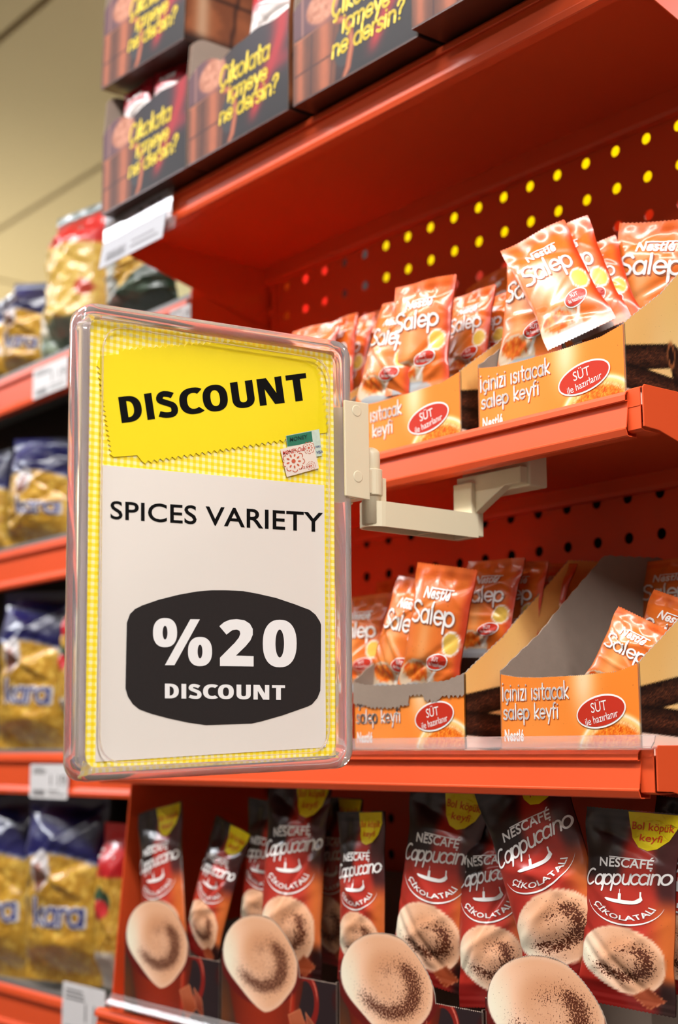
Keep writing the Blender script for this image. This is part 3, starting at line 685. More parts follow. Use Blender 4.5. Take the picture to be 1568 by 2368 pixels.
def salep_carton(loc, label, wscale=1., torn=False, rz=0.):
    global SALEP
    key = 'T' if torn else 'N'
    SALEP = SALEP or {}
    if key in SALEP:
        r = copy_tree(SALEP[key])
    else:
        r = empty('salep_carton'); 
        ft = front_top
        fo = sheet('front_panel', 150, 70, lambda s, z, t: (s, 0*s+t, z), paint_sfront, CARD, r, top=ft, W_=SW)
        sheet('side_panel', 120, 90, lambda s, z, t: (0*s+SW-t, s, z), paint_sside, CARD, r, top=side_top, W_=SD)
        sheet('side_panel', 60, 12, lambda s, z, t: (0*s+t, s, z), paint_plain((228, 150, 70)), CARD, r, top=side_top, W_=SD)
        sheet('back_panel', 20, 10, lambda s, z, t: (s, 0*s+SD-t, z), paint_plain((230, 140, 60)), CARD, r, W_=SW, H_=SHH)
        MB().box(.001, SW-.001, .001, SD-.001, .0003, .002).build('base_panel', KRAFT, r)
        F = lambda x, y: np.stack([x, 0*x-.0005, y], -1)
        v1, f1 = strokes('İçinizi ısıtacak', .21, .14); v2, f2 = strokes('salep keyfi', .21, .14)
        def lay(v, x0, x1, z0, uz): v = v.copy(); v[:, 0] = (v[:, 0]-v[:, 0].min())/np.ptp(v[:, 0])*(x1-x0)+x0; v[:, 1] = v[:, 1]*uz+z0; return v
        v1 = lay(v1, .0035, .0985, .0565, .0106); v2 = lay(v2, .0042, .083, .0372, .0096)
        vn, fn = glyphs('Nestlé', .03); vn = fit(vn, .006, .034, .014, .0268)
        decal('lettering', join([(v1, f1), (v2, f2), (vn, fn)]), F, WHITE, r)
        sh = join([(v1+np.array([.0007, -.0008]), f1), (v2+np.array([.0007, -.0008]), f2)])
        decal('lettering_shadow', sh, lambda x, y: np.stack([x, 0*x-.0003, y], -1), mat('rust_print', (196, 78, 24), .5, var=0), r)
        a = math.radians(9); oc_ = (.1405, .0425)
        decal('badge_rim', ell(*oc_, .0325, .0160, 48, a), lambda x, y: np.stack([x, 0*x-.0007, y], -1), WHITE, r)
        decal('badge', ell(*oc_, .0308, .0141, 48, a), lambda x, y: np.stack([x, 0*x-.0009, y], -1), REDP, r)
        t1, g1 = glyphs('SÜT', .0); t1 = fit(t1, .1285, .149, .0425, .0545); t2, g2 = glyphs('ile hazırlanır', .0); t2 = fit(t2, .1185, .1615, .0325, .0400)
        tv, tf = join([(rot2(t1, a*.9, oc_), g1), (rot2(t2, a*1.3, oc_), g2)])
        decal('badge_lettering', (tv, tf), lambda x, y: np.stack([x, 0*x-.0011, y], -1), WHITE, r)
        SALEP[key] = r
        if torn:
            # top of the front torn away, grey board showing over the first line
            s = np.linspace(0, SW, 90); lo = .0575+.003*fbm(s*260, s*0, 9)+.006*sm(.0, .05, s)*sm(.12, .07, s)*-1+.004*(s > .15); lo = np.where(np.abs(s-.112) < .012, .066, lo); lo = lo+.0015*np.sin(s*900)
            hi2 = front_top(s)+.0008
            V = np.vstack([np.stack([s, 0*s-.0014, lo], 1), np.stack([s, 0*s-.0014, hi2], 1)]); raw('torn_front', V, [(i, i+1, 91+i, 90+i) for i in range(89)], KRAFT, r, smooth=False)
    r.location = loc; r.scale = (wscale, 1, 1); r.rotation_euler = (0, 0, rz)
    tag(r, label, 'carton', 'orange salep cartons')
    return r
dB, dC, dD = SH['B']-.016, SH['C']-.0065, SH['D']-.0065
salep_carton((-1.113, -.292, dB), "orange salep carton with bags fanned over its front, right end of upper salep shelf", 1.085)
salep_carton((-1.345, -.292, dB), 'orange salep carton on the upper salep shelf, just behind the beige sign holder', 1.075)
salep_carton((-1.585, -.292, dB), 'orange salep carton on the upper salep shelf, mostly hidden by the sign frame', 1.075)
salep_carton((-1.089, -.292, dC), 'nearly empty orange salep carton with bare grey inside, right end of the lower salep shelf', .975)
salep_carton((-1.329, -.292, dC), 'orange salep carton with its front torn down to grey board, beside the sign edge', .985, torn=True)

# ---- cappuccino cartons
CW, CD = .236, .262
def cap_top(s):
    X = (s-.083)/.0805; lobe = .110+.052*np.sqrt(np.clip(1-X**2, 0, 1)); low = .097+0*s
    return np.where(np.abs(X) < 1, np.maximum(lobe-.012*sm(.2, 1, X), low), np.where(s < .01, .112, low))+teeth(s, .0008, .0032)
def paint_capfront(s, z):
    P = Paint(s.shape, (42, 28, 30)); 
    P.mix((120, 62, 24), sm(.06, .0, s)*sm(.13, .03, z)*.8)
    # cup body
    cx = .092; body = sm(.002, -.002, np.abs(s-cx)-(.052+.030*sm(-.01, .11, z)))*sm(.125, .115, z); sh = np.clip((s-cx)/.08, -1, 1)
    c = np.zeros(s.shape+(3,)); c[:] = (150, 42, 16); c = c*(1-.45*np.abs(sh)[..., None]**2)+np.exp(-((s-.15)/.006)**2)[..., None]*np.array([60, 10, 6]); P.mix(c, body)
    # handle
    d = np.hypot((s-.176)/1., (z-.072)/1.3); P.mix((132, 26, 18), sm(.0052, .0036, np.abs(d-.022))*sm(.168, .172, s)); P.mix((214, 110, 90), sm(.0016, .0004, np.abs(d-.0235))*sm(.186, .192, s)*sm(.07, .085, z))
    P.mix((70, 12, 10), sm(.012, .006, np.hypot(s-.236, (z-.08)*.7))*.6)
    # foam
    rr = np.hypot((s-.083)/.083, (z-.112)/.054); P.mix((100, 16, 12), sm(1.08, 1.05, rr)*sm(.12, .10, z)*.9)
    foam(P, s, z, .082, .112, .0785, .0505, point=1., soft=.012)
    # chocolate chunks
    for q, col in ((((.142, .052), (.166, .062), (.184, .034), (.160, .016)), (150, 62, 28)), (((.176, .060), (.196, .046), (.200, .024), (.182, .034)), (122, 44, 20))):
        m = np.ones(s.shape)
        for i in range(4):
            (ax, ay), (bx, by) = q[i], q[(i+1) % 4]; m = m*sm(.0006, -.0006, -((bx-ax)*(z-ay)-(by-ay)*(s-ax))/math.hypot(bx-ax, by-ay)*-1)
        e = np.min([seg_d(s, z, q[i], q[(i+1) % 4]) for i in range(4)], 0)
        P.mix(np.array(col)+sm(0, .02, z-.03)[..., None]*30, m); P.mix((226, 140, 100), m*sm(.0016, .0004, e)*.8)
    P.mix((226, 150, 110), sm(.0009, .0003, seg_d(s, z, (.150, .078), (.146, .056)))*.6)
    return P
CAPC = []
def cap_carton(x, label):
    if CAPC: r = copy_tree(CAPC[0])
    else:
        r = empty('cappuccino_carton'); CAPC.append(r)
        sheet('front_panel', 210, 150, lambda s, z, t: (s, 0*s+t, z), paint_capfront, CARD, r, top=cap_top, W_=CW)
        st = lambda s: .099+.02*sm(.05, .2, s)+teeth(s)
        sheet('side_panel', 30, 10, lambda s, z, t: (0*s+CW-t, s, z), paint_plain((52, 26, 24)), CARD, r, top=st, W_=CD)
        sheet('side_panel', 30, 10, lambda s, z, t: (0*s+t, s, z), paint_plain((110, 50, 24)), CARD, r, top=st, W_=CD)
        sheet('back_panel', 10, 6, lambda s, z, t: (s, 0*s+CD-t, z), paint_plain((52, 30, 26)), CARD, r, W_=CW, H_=.2)
        MB().box(.001, CW-.001, .001, CD-.001, .0003, .002).build('base_panel', KRAFT, r)
    r.location = (x, -.288, dD); tag(r, label, 'carton', 'cappuccino cartons on the lowest shelf'); return r
cap_carton(-1.844, 'brown cappuccino carton at the far left of the lowest shelf, against the red side panel')
cap_carton(-1.604, 'brown cappuccino carton with frothy cup, second from the left on the lowest shelf')
cap_carton(-1.364, 'brown cappuccino carton with frothy cup, third from the left on the lowest shelf')
cap_carton(-1.124, 'brown cappuccino carton at the right end of the lowest shelf, largest frothy cup')

# ---- chocolate drink cartons on the top shelf
HW, HD = .236, .30
def choc_top(s):
    u = s/HW; arch = .124+.016*np.sin(np.clip(u/.34, 0, 1)*PI)**.7
    return np.where(u < .34, arch, .124+.012*sm(.34, .55, u)+.002*np.sin(u*20))+teeth(s, .0007, .003)
def paint_choc(s, z):
    P = Paint(s.shape, (20, 13, 18)); u = s/HW
    P.mix((44, 34, 46), sm(.02, .12, z)*sm(.35, .7, u)*.6)
    # red swirl
    c = .66+.20*sm(.0, .13, z)*1.4; P.mix((176, 22, 34), np.exp(-((u-c)/(.05+.35*z))**2)*sm(.0, .03, z)*.85); P.mix((150, 24, 40), np.exp(-((u-.92)/.14)**2-((z-.075)/.014)**2)*.7)
    P.mix((90, 30, 24), sm(.55, .35, u)*.3)
    # chocolate-slab cup, glass rim, frothy top, handle
    x = s/1.22; edge = .070+.10*z
    cup = sm(.0012, -.0012, x-edge)*sm(.088, .085, z+.010*np.clip(x/.07, 0, 1)**2*-1+.004)
    c_ = np.zeros(s.shape+(3,)); c_[:] = (126, 68, 44); v = .62+.60*np.exp(-((x-.052)/.011)**2)+.55*np.exp(-((x-.012)/.007)**2)+.12*fbm(x*300, z*120, 3); c_ = c_*v[..., None]
    P.mix(c_, cup); P.mix((60, 26, 20), cup*sm(.0020, .0006, np.abs(z-.036-.05*x))*.9); P.mix((60, 26, 20), cup*sm(.0018, .0006, np.abs(x-.030-.02*z))*.9)
    P.mix((66, 30, 22), cup*sm(.0016, .0005, np.abs(x-.062-.09*z))*.7); P.mix((226, 146, 100), cup*sm(.0022, .0006, np.abs(z-.083-.010*np.clip(x/.07, 0, 1)**2)))
    up = sm(.0012, -.0012, x-.074-.03*(z-.08))*sm(.082, .088, z); P.mix((92, 58, 66), up*.9); P.mix((150, 84, 62), up*np.exp(-((x-.05)/.012)**2)*.8); P.mix((204, 150, 120), up*np.exp(-((x-.016)/.0016)**2)*.5)
    rr = np.hypot((x-.050)/.029, (z-.1115)/.023); n = fbm(x*160, z*160, 4); P.mix(np.array([176, 116, 90])+((n-.5)*70)[..., None], sm(1.05, .85, rr)*.95, .15)
    P.mix((44, 44, 48), sm(.0012, -.0012, np.hypot((x-.082)/1.0, (z-.040)/1.9)-.0135))
    hd = np.min([seg_d(x, z, a, b) for a, b in (((.072, .080), (.084, .076)), ((.084, .076), (.094, .060)), ((.094, .060), (.096, .036)), ((.096, .036), (.090, .010)), ((.090, .010), (.084, .0)))], 0)
    P.mix((140, 66, 40), sm(.0055, .0040, hd)*sm(-.01, .01, z)); P.mix((176, 104, 72), sm(.0022, .0006, hd))
    return P
def paint_chside(s, z):
    P = Paint(s.shape, (120, 66, 38)); n = fbm(s*40, z*40, 2)
    P.mix((168, 96, 56), sm(.35, .7, n)*.6)
    for q in (.08, .165, .25): P.mix((46, 22, 14), sm(.004, .0015, np.abs(s-q-z*.12)))
    P.mix((46, 22, 14), sm(.004, .0015, np.abs(z-.075-.0*s))); P.mix((236, 220, 190), np.exp(-((s-.03)/.012)**2)*.5); P.mix((30, 14, 10), sm(.02, .0, z))
    return P
CH = []
def choc_carton(loc, label, rot=(0, 0, 0)):
    if CH: r = copy_tree(CH[0])
    else:
        r = empty('chocolate_drink_carton'); CH.append(r)
        sheet('front_panel', 170, 95, lambda s, z, t: (s, 0*s+t, z), paint_choc, CARD, r, top=choc_top, W_=HW)
        st = lambda s: .196-.03*(1-np.sqrt(np.clip(1-(1-np.clip(s/.03, 0, 1))**2, 0, 1)))-.045*sm(.002, 0, s)
        sheet('side_panel', 60, 40, lambda s, z, t: (0*s+HW-t, s, z), paint_chside, CARD, r, top=st, W_=HD)
        sheet('side_panel', 60, 8, lambda s, z, t: (0*s+t, s, z), paint_plain((60, 40, 44)), CARD, r, top=st, W_=HD)
        sheet('back_panel', 10, 6, lambda s, z, t: (s, 0*s+HD-t, z), paint_plain((52, 30, 26)), CARD, r, W_=HW, H_=.197)
        MB().box(0, HW, .0, HD, -.0014, .001).build('base_panel', mat('brown_base_print', (70, 34, 22), .35, coat=.3, var=.3, vscale=25), r)
        F = lambda x, y: np.stack([x, 0*x-.0005, y], -1); P = []
        for t, x, z, sx in (('Çikolata', .080, .086, .0170), ('içmeye', .100, .059, .0158), ('ne dersin?', .080, .033, .0158)):
            v, f = strokes(t, .27, .10, .14); P.append((v*np.array([sx, .0168 if t[0] == 'Ç' else .0146])+np.array([x, z]), f))
        decal('lettering', join(P), F, TEXTY, r)
    r.location = loc; r.rotation_euler = rot; tag(r, label, 'carton', 'chocolate drink cartons on the top shelf'); return r
cz = SH['A']+.004
choc_carton((-1.879, -.334, cz), "dark chocolate drink carton at the left end of the top shelf, above white tag")
choc_carton((-1.640, -.334, cz), 'dark chocolate drink carton second from the left on the top shelf, grey flap showing')
choc_carton((-1.394, -.334, cz), "dark chocolate drink carton third from the left on the top shelf, cut off above")
choc_carton((-1.150, -.350, cz), 'dark chocolate drink carton at the right on the top shelf, showing mainly its underside')
choc_carton((-1.886, -.336, 2.214), 'dark chocolate drink carton stacked on the leftmost carton, highest of all', (0, .045, .0))

# ================================================================== SACHETS
def sachet_surface(w, h, T, seed, seal=.075, bend=0., nfold=9, fold=.0022):
    rs = np.random.RandomState(seed)
    folds = [(rs.uniform(-.2, 1.2), rs.uniform(.08, .92), rs.uniform(-1.2, 1.2), rs.uniform(.02, .05), rs.uniform(-1, 1)*fold) for _ in range(nfold)]
    ph = rs.uniform(0, 6, 4)
    def f(s, v, side=1, lift=0.):
        u = 2*s-1; g = sm(seal*.8, seal+.20, v)*sm(1-seal*.8, 1-seal-.22, v)
        x = u*w/2*(1-.085*g+.012*np.sin(v*9+ph[0])*g)
        y = T*g*np.clip(1-u**2, 0, 1)**.55
        for (a, b, k, wd, am) in folds:
            d = (v-b)-k*(s-a)*.5; y = y+am*np.exp(-(d/wd)**2)*np.clip(1-u**2, 0, 1)**.5*sm(seal*.7, seal+.06, v)*sm(1-seal*.7, 1-seal-.06, v)
        y = y+.0012*np.sin(u*11+ph[1])*sm(1-seal-.2, 1-seal, v)*sm(1, 1-seal, v)+.002*np.sin(u*3+ph[2])*sm(.9, 1, v)
        y = y*side if side == 1 else -abs(y)*.5-.0016
        yb = bend*(v*v)*h + bend*.6*h*np.sin(u*1.3+ph[3])*v*.3
        z = v*h
        return np.stack([x, -(y+lift)+yb, z], -1)
    return f
def make_pouch(name, surf, paint, film, root, ns=52, nv=104, tooth=.0011):
    s = np.linspace(0, 1, ns)[:, None]*np.ones((1, nv)); v = np.linspace(0, 1, nv)[None, :]*np.ones((ns, 1))
    Pf = surf(s, v); z = Pf[..., 2]; z[::2, -1] += tooth; z[::2, 0] -= tooth
    cf = paint(s, v).out(); P = Pf.reshape(-1, 3)
    nb, mb_ = 14, 26; s2 = np.linspace(0, 1, nb)[:, None]*np.ones((1, mb_)); v2 = np.linspace(0, 1, mb_)[None, :]*np.ones((nb, 1))
    Pb = surf(s2, v2, -1).reshape(-1, 3); cb = paint(s2, v2); cb.c[..., 3] = 0; cb = cb.out()
    return raw(name, np.vstack([P, Pb]), np.vstack([gridF(ns, nv), gridF(nb, mb_, len(P))[:, ::-1]]), film, root, np.vstack([cf, cb]))
def crimp(P, s, v, amt=14):  # ridge light and shade of the seals put into the colour as lines
    m = sm(.915, .925, v)+sm(.07, .06, v); P.c[..., :3] += ((np.floor(v*150) % 2)*2-1)[..., None]*m[..., None]*amt*.5
def finish(V, k=1.): return V
CAPW, CAPH = .108, .225
def paint_cap(s, v):
    P = Paint(s.shape, (34, 18, 20))
    P.mix((178, 44, 32), sm(.0, .14, s*.9-.50+ .75*(1-v) + .10*np.sin(v*8)))
    P.mix((184, 48, 36), sm(.68, .57, v)*.9); P.mix((60, 24, 26), sm(.80, .92, s+.35*(v-.55))*sm(.45, .6, v)*.9)
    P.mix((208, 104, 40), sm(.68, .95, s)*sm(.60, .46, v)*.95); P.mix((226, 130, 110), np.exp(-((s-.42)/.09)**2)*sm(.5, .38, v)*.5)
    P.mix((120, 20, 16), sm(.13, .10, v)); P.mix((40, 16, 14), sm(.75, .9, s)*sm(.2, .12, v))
    foam(P, s, v, .47, .255, .47, .150, point=.5, soft=.02)
    m = np.maximum(np.abs(s-.74)/.17+np.abs(v-.065)/.055, 0); P.mix((150, 66, 36), sm(1.05, .95, m)); P.mix((200, 120, 84), sm(.08, .02, np.abs(m-.95))*.7)
    crimp(P, s, v, 16); return P
SAL_W, SAL_H = .088, .122
def paint_salep(s, v):
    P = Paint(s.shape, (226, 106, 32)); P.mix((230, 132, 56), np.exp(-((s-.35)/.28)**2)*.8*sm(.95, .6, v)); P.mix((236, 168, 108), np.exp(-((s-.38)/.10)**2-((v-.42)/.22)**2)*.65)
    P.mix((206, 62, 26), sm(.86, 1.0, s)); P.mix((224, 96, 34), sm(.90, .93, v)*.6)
    # glass cup of salep, spoon, cinnamon powder
    r = np.hypot((s-.30)/.30, (v-.13)/.13); P.mix((208, 184, 156), sm(1.05, .98, r)); n = fbm(s*30, v*42, 6)
    c = np.zeros(s.shape+(3,)); c[:] = (226, 110, 26); c += ((n-.5)*120)[..., None]*np.array([.4, 1, .6]); r2 = np.hypot((s-.28)/.22, (v-.17)/.075); P.mix(c, sm(1.1, .8, r2+.5*(n-.5)))
    P.mix((150, 158, 166), sm(1.0, .9, np.hypot((s-.42)/.34, (v-.02)/.075))*.85)
    r3 = np.hypot((s-.84)/.12, (v-.42)/.085); P.mix((240, 206, 90), sm(1.05, .9, r3)*.9); P.mix((250, 246, 236), np.exp(-((r3-1.05)/.1)**2))
    P.mix((248, 240, 230), sm(.022, .012, seg_d(s, v, (.80, .33), (.52, .12))))
    crimp(P, s, v, 12); return P
def paint_nes(s, v):   # silver and red chocolate sachet
    P = Paint(s.shape, (206, 198, 194)); P.mix((170, 20, 36), sm(.62, .80, v)); P.mix((150, 118, 108), np.exp(-((s-.5)/.3)**2-((v-.3)/.2)**2)*.5); crimp(P, s, v, 14); return P
def paint_brown(s, v):
    P = Paint(s.shape, (64, 28, 20)); P.mix((140, 66, 36), np.exp(-((s-.5)/.4)**2-((v-.45)/.3)**2)*.7); crimp(P, s, v); return P
PROTO = {}
def lift_fn(surf, k): return lambda x, y: surf(x, y, 1, k)
def boat(cx, cy, w, h):
    t = np.linspace(-1, 1, 17); low = [(cx+w*.5*a, cy-h*.55*(1-a*a)**.5+h*.35*max(0, a)**4) for a in t]; up = [(cx+w*.47*a, cy+h*.02+h*.10*abs(a)**3+h*.95*max(0, a-.55)**1.2*2) for a in t]
    V = np.array(low+up); n = len(t); F = [(k, k+1, n+k) for k in range(n-1)]+[(k+1, n+k+1, n+k) for k in range(n-1)]
    return join([(V, np.array(F)), rect(cx-.14*w, cx-.06*w, cy, cy+h*.95), rect(cx-.11*w, cx-.095*w, cy, cy+h*1.6), rect(cx+.42*w, cx+.46*w, cy+h*.5, cy+h*1.5)])
def arc_text(text, cx, cy, rx, ry, a0, a1, size, bold=.01):
    V, Fc = glyphs(text, bold); V = fit(V, 0, 1, 0, 1); a = np.radians(a0+(a1-a0)*V[:, 0]); ro = 1-V[:, 1]*size
    return np.stack([cx+rx*ro*np.cos(a), cy+ry*ro*np.sin(a)], 1), Fc
def arc_line(cx, cy, rx, ry, a0, a1, w, n=24):
    V = []; Fc = []
    for i in range(n+1):
        a = math.radians(a0+(a1-a0)*i/n); ww = w*math.sin(PI*i/n)+.0008
        V += [(cx+(rx)*math.cos(a), cy+ry*math.sin(a)), (cx+(rx-ww)*math.cos(a), cy+(ry-ww*.5)*math.sin(a))]
    for i in range(n): Fc += [(2*i, 2*i+1, 2*i+3), (2*i, 2*i+3, 2*i+2)]
    return np.array(V), np.array(Fc)
for k in range(3):
    r = empty('cappuccino_sachet'); sf = sachet_surface(CAPW, CAPH, .013, 11+k*7, fold=.0030, bend=(.0, .05, -.04)[k], nfold=12)
    make_pouch('film_pouch', sf, paint_cap, FILM, r)
    L = lift_fn(sf, .0006)
    v1, f1 = glyphs('NESCAFÉ', .02); v1 = fit(v1, .20, .80, .705, .765); v1[:, 1] += (v1[:, 0]-.5)*.02
    v2, f2 = strokes('Cappuccino', .20, .02, .18); v2 = fit(v2, .03, .99, .585, .705); v2[:, 1] += (v2[:, 0]-.5)*.05
    decal('lettering', join([(v1, f1), rect(.31, .80, .752, .757), (v2, f2), boat(.50, .540, .42, .034), arc_text('ÇİKOLATALI', .5, .55, .39, .118, 200, 340, .33, .02), arc_line(.5, .55, .43, .138, 192, 348, .016)]), L, WHITE, r, .035)
    bd = [(.46, .995), (.47, .93), (.52, .86), (.60, .815), (.70, .80), (.80, .815), (.90, .86), (.96, .93), (.97, .995)]
    decal('yellow_badge', poly(bd), L, YELLOW, r, .05)
    a1, b1 = glyphs('Bol köpük', .01); a2, b2 = glyphs('keyfi', .01)
    decal('badge_lettering', join([(fit(a1, .50, .935, .893, .945), b1), (fit(a2, .605, .83, .838, .885), b2)]), lift_fn(sf, .0011), REDL, r, .035)
    PROTO['cap%d' % k] = r
for k in range(4):
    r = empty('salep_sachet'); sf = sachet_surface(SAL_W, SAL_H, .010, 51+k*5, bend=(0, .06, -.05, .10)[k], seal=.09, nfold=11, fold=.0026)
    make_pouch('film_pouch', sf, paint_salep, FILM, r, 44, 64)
    v1, f1 = glyphs('Nestlé', .03); v1 = fit(v1, .26, .72, .735, .83); v2, f2 = strokes('Salep', .20, .10, .0); v2 = fit(v2, .08, .86, .48, .72)
    decal('lettering', join([(v1, f1), rect(.36, .74, .815, .826), (v2, f2)]), lift_fn(sf, .0011), WHITE, r, .06)
    decal('lettering_shadow', join([(v2+np.array([.012, -.010]), f2)]), lift_fn(sf, .0005), mat('tan_print', (176, 96, 60), .5, var=0), r, .06)
    decal('badge_rim', ell(.66, .27, .19, .062, 36, .12), lift_fn(sf, .0006), WHITE, r, .07); decal('badge', ell(.66, .27, .175, .054, 36, .12), lift_fn(sf, .0009), REDP, r, .07)
    a1, b1 = glyphs('SÜT', .0); a2, b2 = glyphs('ile hazırlanır', .0)
    decal('badge_lettering', join([(fit(a1, .59, .71, .272, .312), b1), (fit(a2, .53, .79, .234, .262), b2)]), lift_fn(sf, .0013), WHITE, r, .06)
    PROTO['sal%d' % k] = r
for nm, pf in (('nes', paint_nes), ('brown', paint_brown)):
    r = empty('chocolate_sachet'); sf = sachet_surface(.086, .14, .012, 91 if nm == 'nes' else 95, nfold=12, fold=.004)
    make_pouch('film_pouch', sf, pf, FILM, r, 40, 60)
    if nm == 'nes':
        v1, f1 = glyphs('Nestlé', .02); decal('lettering', (fit(v1, .25, .75, .76, .86), f1), lift_fn(sf, .0008), WHITE, r)
        v1, f1 = strokes('Cikolata', .2, .1); decal('lettering', (fit(v1, .3, .9, .3, .42), f1), lift_fn(sf, .0008), WHITE, r)
    PROTO[nm] = r
USED = set()
DIM = {'cap': (CAPW, CAPH), 'sal': (SAL_W, SAL_H), 'nes': (.086, .14), 'bro': (.086, .14)}
def frame_of(d, yaw):
    z = Vector(d).normalized(); x = Vector((1, 0, 0)); x = (x-z*x.dot(z)).normalized(); y = z.cross(x)
    return Matrix((x, y, z)).transposed().to_4x4() @ Matrix.Rotation(yaw, 4, 'Z')
def place(kind, b, t, Y, label, group, yaw=0., w=None, lean=0., back=.015):
    """foot and head of a sachet, as sighted on the plane Y, fix its place, roll and height; w its width"""
    pb, pt = onY(*b, Y), onY(*t, Y+back+lean*.1); d = pt-pb; hgt = np.linalg.norm(d)
    src = PROTO[kind]
    r = src if kind not in USED else copy_tree(src); USED.add(kind)
    w0, h0 = DIM[kind[:3]]; sc = hgt/h0; sx = (w/w0) if w else sc
    r.location = tuple(pb)
    r.matrix_world = Matrix.Translation(Vector(pb)) @ frame_of(d, yaw) @ Matrix.Diagonal((sx, min(sx, sc), sc, 1))
    tag(r, label, 'sachet', group); return r
G1 = 'cappuccino sachets in the lowest cartons'
for a in [
 ('cap0', (384, 2235), (368, 1868), -.262, 'cappuccino sachet nearest the red side panel, upright with its yellow corner on top', .10, .100),
 ('cap1', (460, 2212), (526, 1906), -.255, 'crumpled cappuccino sachet leaning right, yellow corner folded over, second from the left', -.1, .100),
 ('cap2', (600, 2200), (640, 1855), -.235, 'cappuccino sachet mostly behind another, above the second frothy cup', .0, .108),
 ('cap1', (668, 2262), (683, 1800), -.262, 'cappuccino sachet standing proud with a glossy streak, right of the second frothy cup', .25, .100),
 ('cap0', (765, 2230), (790, 1845), -.200, 'shadowed cappuccino sachet seen in the gap left of the third carton', -.1, .095),
 ('cap2', (836, 2270), (846, 1878), -.262, 'cappuccino sachet upright behind the third frothy cup, dark seal above its badge', .0, .088),
 ('cap0', (985, 2275), (1040, 1822), -.25, 'cappuccino sachet with rainbow glare, between the third and fourth frothy cups', .15, .112),
 ('cap1', (1150, 2330), (1130, 1868), -.245, 'cappuccino sachet half hidden behind the big tilted sachet', .1, .105),
 ('cap2', (1330, 2264), (1206, 1790), -.264, 'big tilted cappuccino sachet bulging forward over the fourth frothy cup', .08, .122),
 ('cap0', (1445, 2330), (1465, 1875), -.262, 'cappuccino sachet at the far right of the lowest shelf, whole yellow badge showing', .1, .112),
 ('cap1', (1570, 2300), (1600, 1850), -.215, 'shadowed cappuccino sachet at the right picture edge, low behind the rightmost one', .0, .10),
 ]: place(a[0], a[1], a[2], a[3], a[4], G1, a[5], a[6])
G2 = 'salep sachets in the upper cartons'; G3 = 'salep sachets in the lower cartons'
for a in [
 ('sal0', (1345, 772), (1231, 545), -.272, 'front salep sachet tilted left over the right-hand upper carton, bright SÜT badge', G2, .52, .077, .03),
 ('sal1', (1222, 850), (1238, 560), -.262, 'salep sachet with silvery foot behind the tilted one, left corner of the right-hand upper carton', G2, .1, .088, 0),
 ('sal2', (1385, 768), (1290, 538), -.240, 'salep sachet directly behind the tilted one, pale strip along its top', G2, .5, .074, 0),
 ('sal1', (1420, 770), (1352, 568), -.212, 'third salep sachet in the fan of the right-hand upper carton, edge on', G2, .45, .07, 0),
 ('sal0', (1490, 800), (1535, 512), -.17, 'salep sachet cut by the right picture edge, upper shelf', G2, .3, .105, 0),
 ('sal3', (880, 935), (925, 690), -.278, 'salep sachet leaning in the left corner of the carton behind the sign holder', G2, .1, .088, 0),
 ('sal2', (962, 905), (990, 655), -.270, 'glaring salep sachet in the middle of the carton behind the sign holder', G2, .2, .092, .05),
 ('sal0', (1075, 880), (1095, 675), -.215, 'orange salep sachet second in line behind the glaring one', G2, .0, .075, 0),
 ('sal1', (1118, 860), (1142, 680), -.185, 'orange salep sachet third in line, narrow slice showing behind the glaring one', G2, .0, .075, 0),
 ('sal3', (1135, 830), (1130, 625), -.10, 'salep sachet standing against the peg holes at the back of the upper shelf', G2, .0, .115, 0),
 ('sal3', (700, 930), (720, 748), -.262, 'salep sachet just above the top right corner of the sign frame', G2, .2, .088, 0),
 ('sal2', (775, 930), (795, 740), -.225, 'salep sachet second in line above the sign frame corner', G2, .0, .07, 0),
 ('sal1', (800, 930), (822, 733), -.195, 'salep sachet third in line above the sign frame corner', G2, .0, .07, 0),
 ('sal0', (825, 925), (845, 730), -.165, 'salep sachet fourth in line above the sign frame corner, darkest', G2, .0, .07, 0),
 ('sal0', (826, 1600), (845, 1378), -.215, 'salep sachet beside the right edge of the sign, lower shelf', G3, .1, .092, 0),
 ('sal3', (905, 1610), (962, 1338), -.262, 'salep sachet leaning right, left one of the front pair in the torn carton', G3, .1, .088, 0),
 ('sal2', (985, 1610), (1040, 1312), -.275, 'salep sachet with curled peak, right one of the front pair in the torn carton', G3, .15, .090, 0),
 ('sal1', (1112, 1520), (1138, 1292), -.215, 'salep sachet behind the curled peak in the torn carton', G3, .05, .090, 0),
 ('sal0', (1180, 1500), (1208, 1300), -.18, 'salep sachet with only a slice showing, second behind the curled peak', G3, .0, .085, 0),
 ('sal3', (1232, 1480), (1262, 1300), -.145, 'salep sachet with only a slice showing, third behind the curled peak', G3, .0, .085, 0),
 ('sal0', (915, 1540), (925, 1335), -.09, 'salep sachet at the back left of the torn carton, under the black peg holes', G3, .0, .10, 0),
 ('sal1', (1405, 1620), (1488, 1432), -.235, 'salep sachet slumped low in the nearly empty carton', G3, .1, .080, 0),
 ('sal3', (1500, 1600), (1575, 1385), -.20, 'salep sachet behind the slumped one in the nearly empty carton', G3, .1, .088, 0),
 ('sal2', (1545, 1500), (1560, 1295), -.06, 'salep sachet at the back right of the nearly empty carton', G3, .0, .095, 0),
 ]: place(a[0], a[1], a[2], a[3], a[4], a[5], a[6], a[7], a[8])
G4 = 'chocolate sachets on the top shelf'
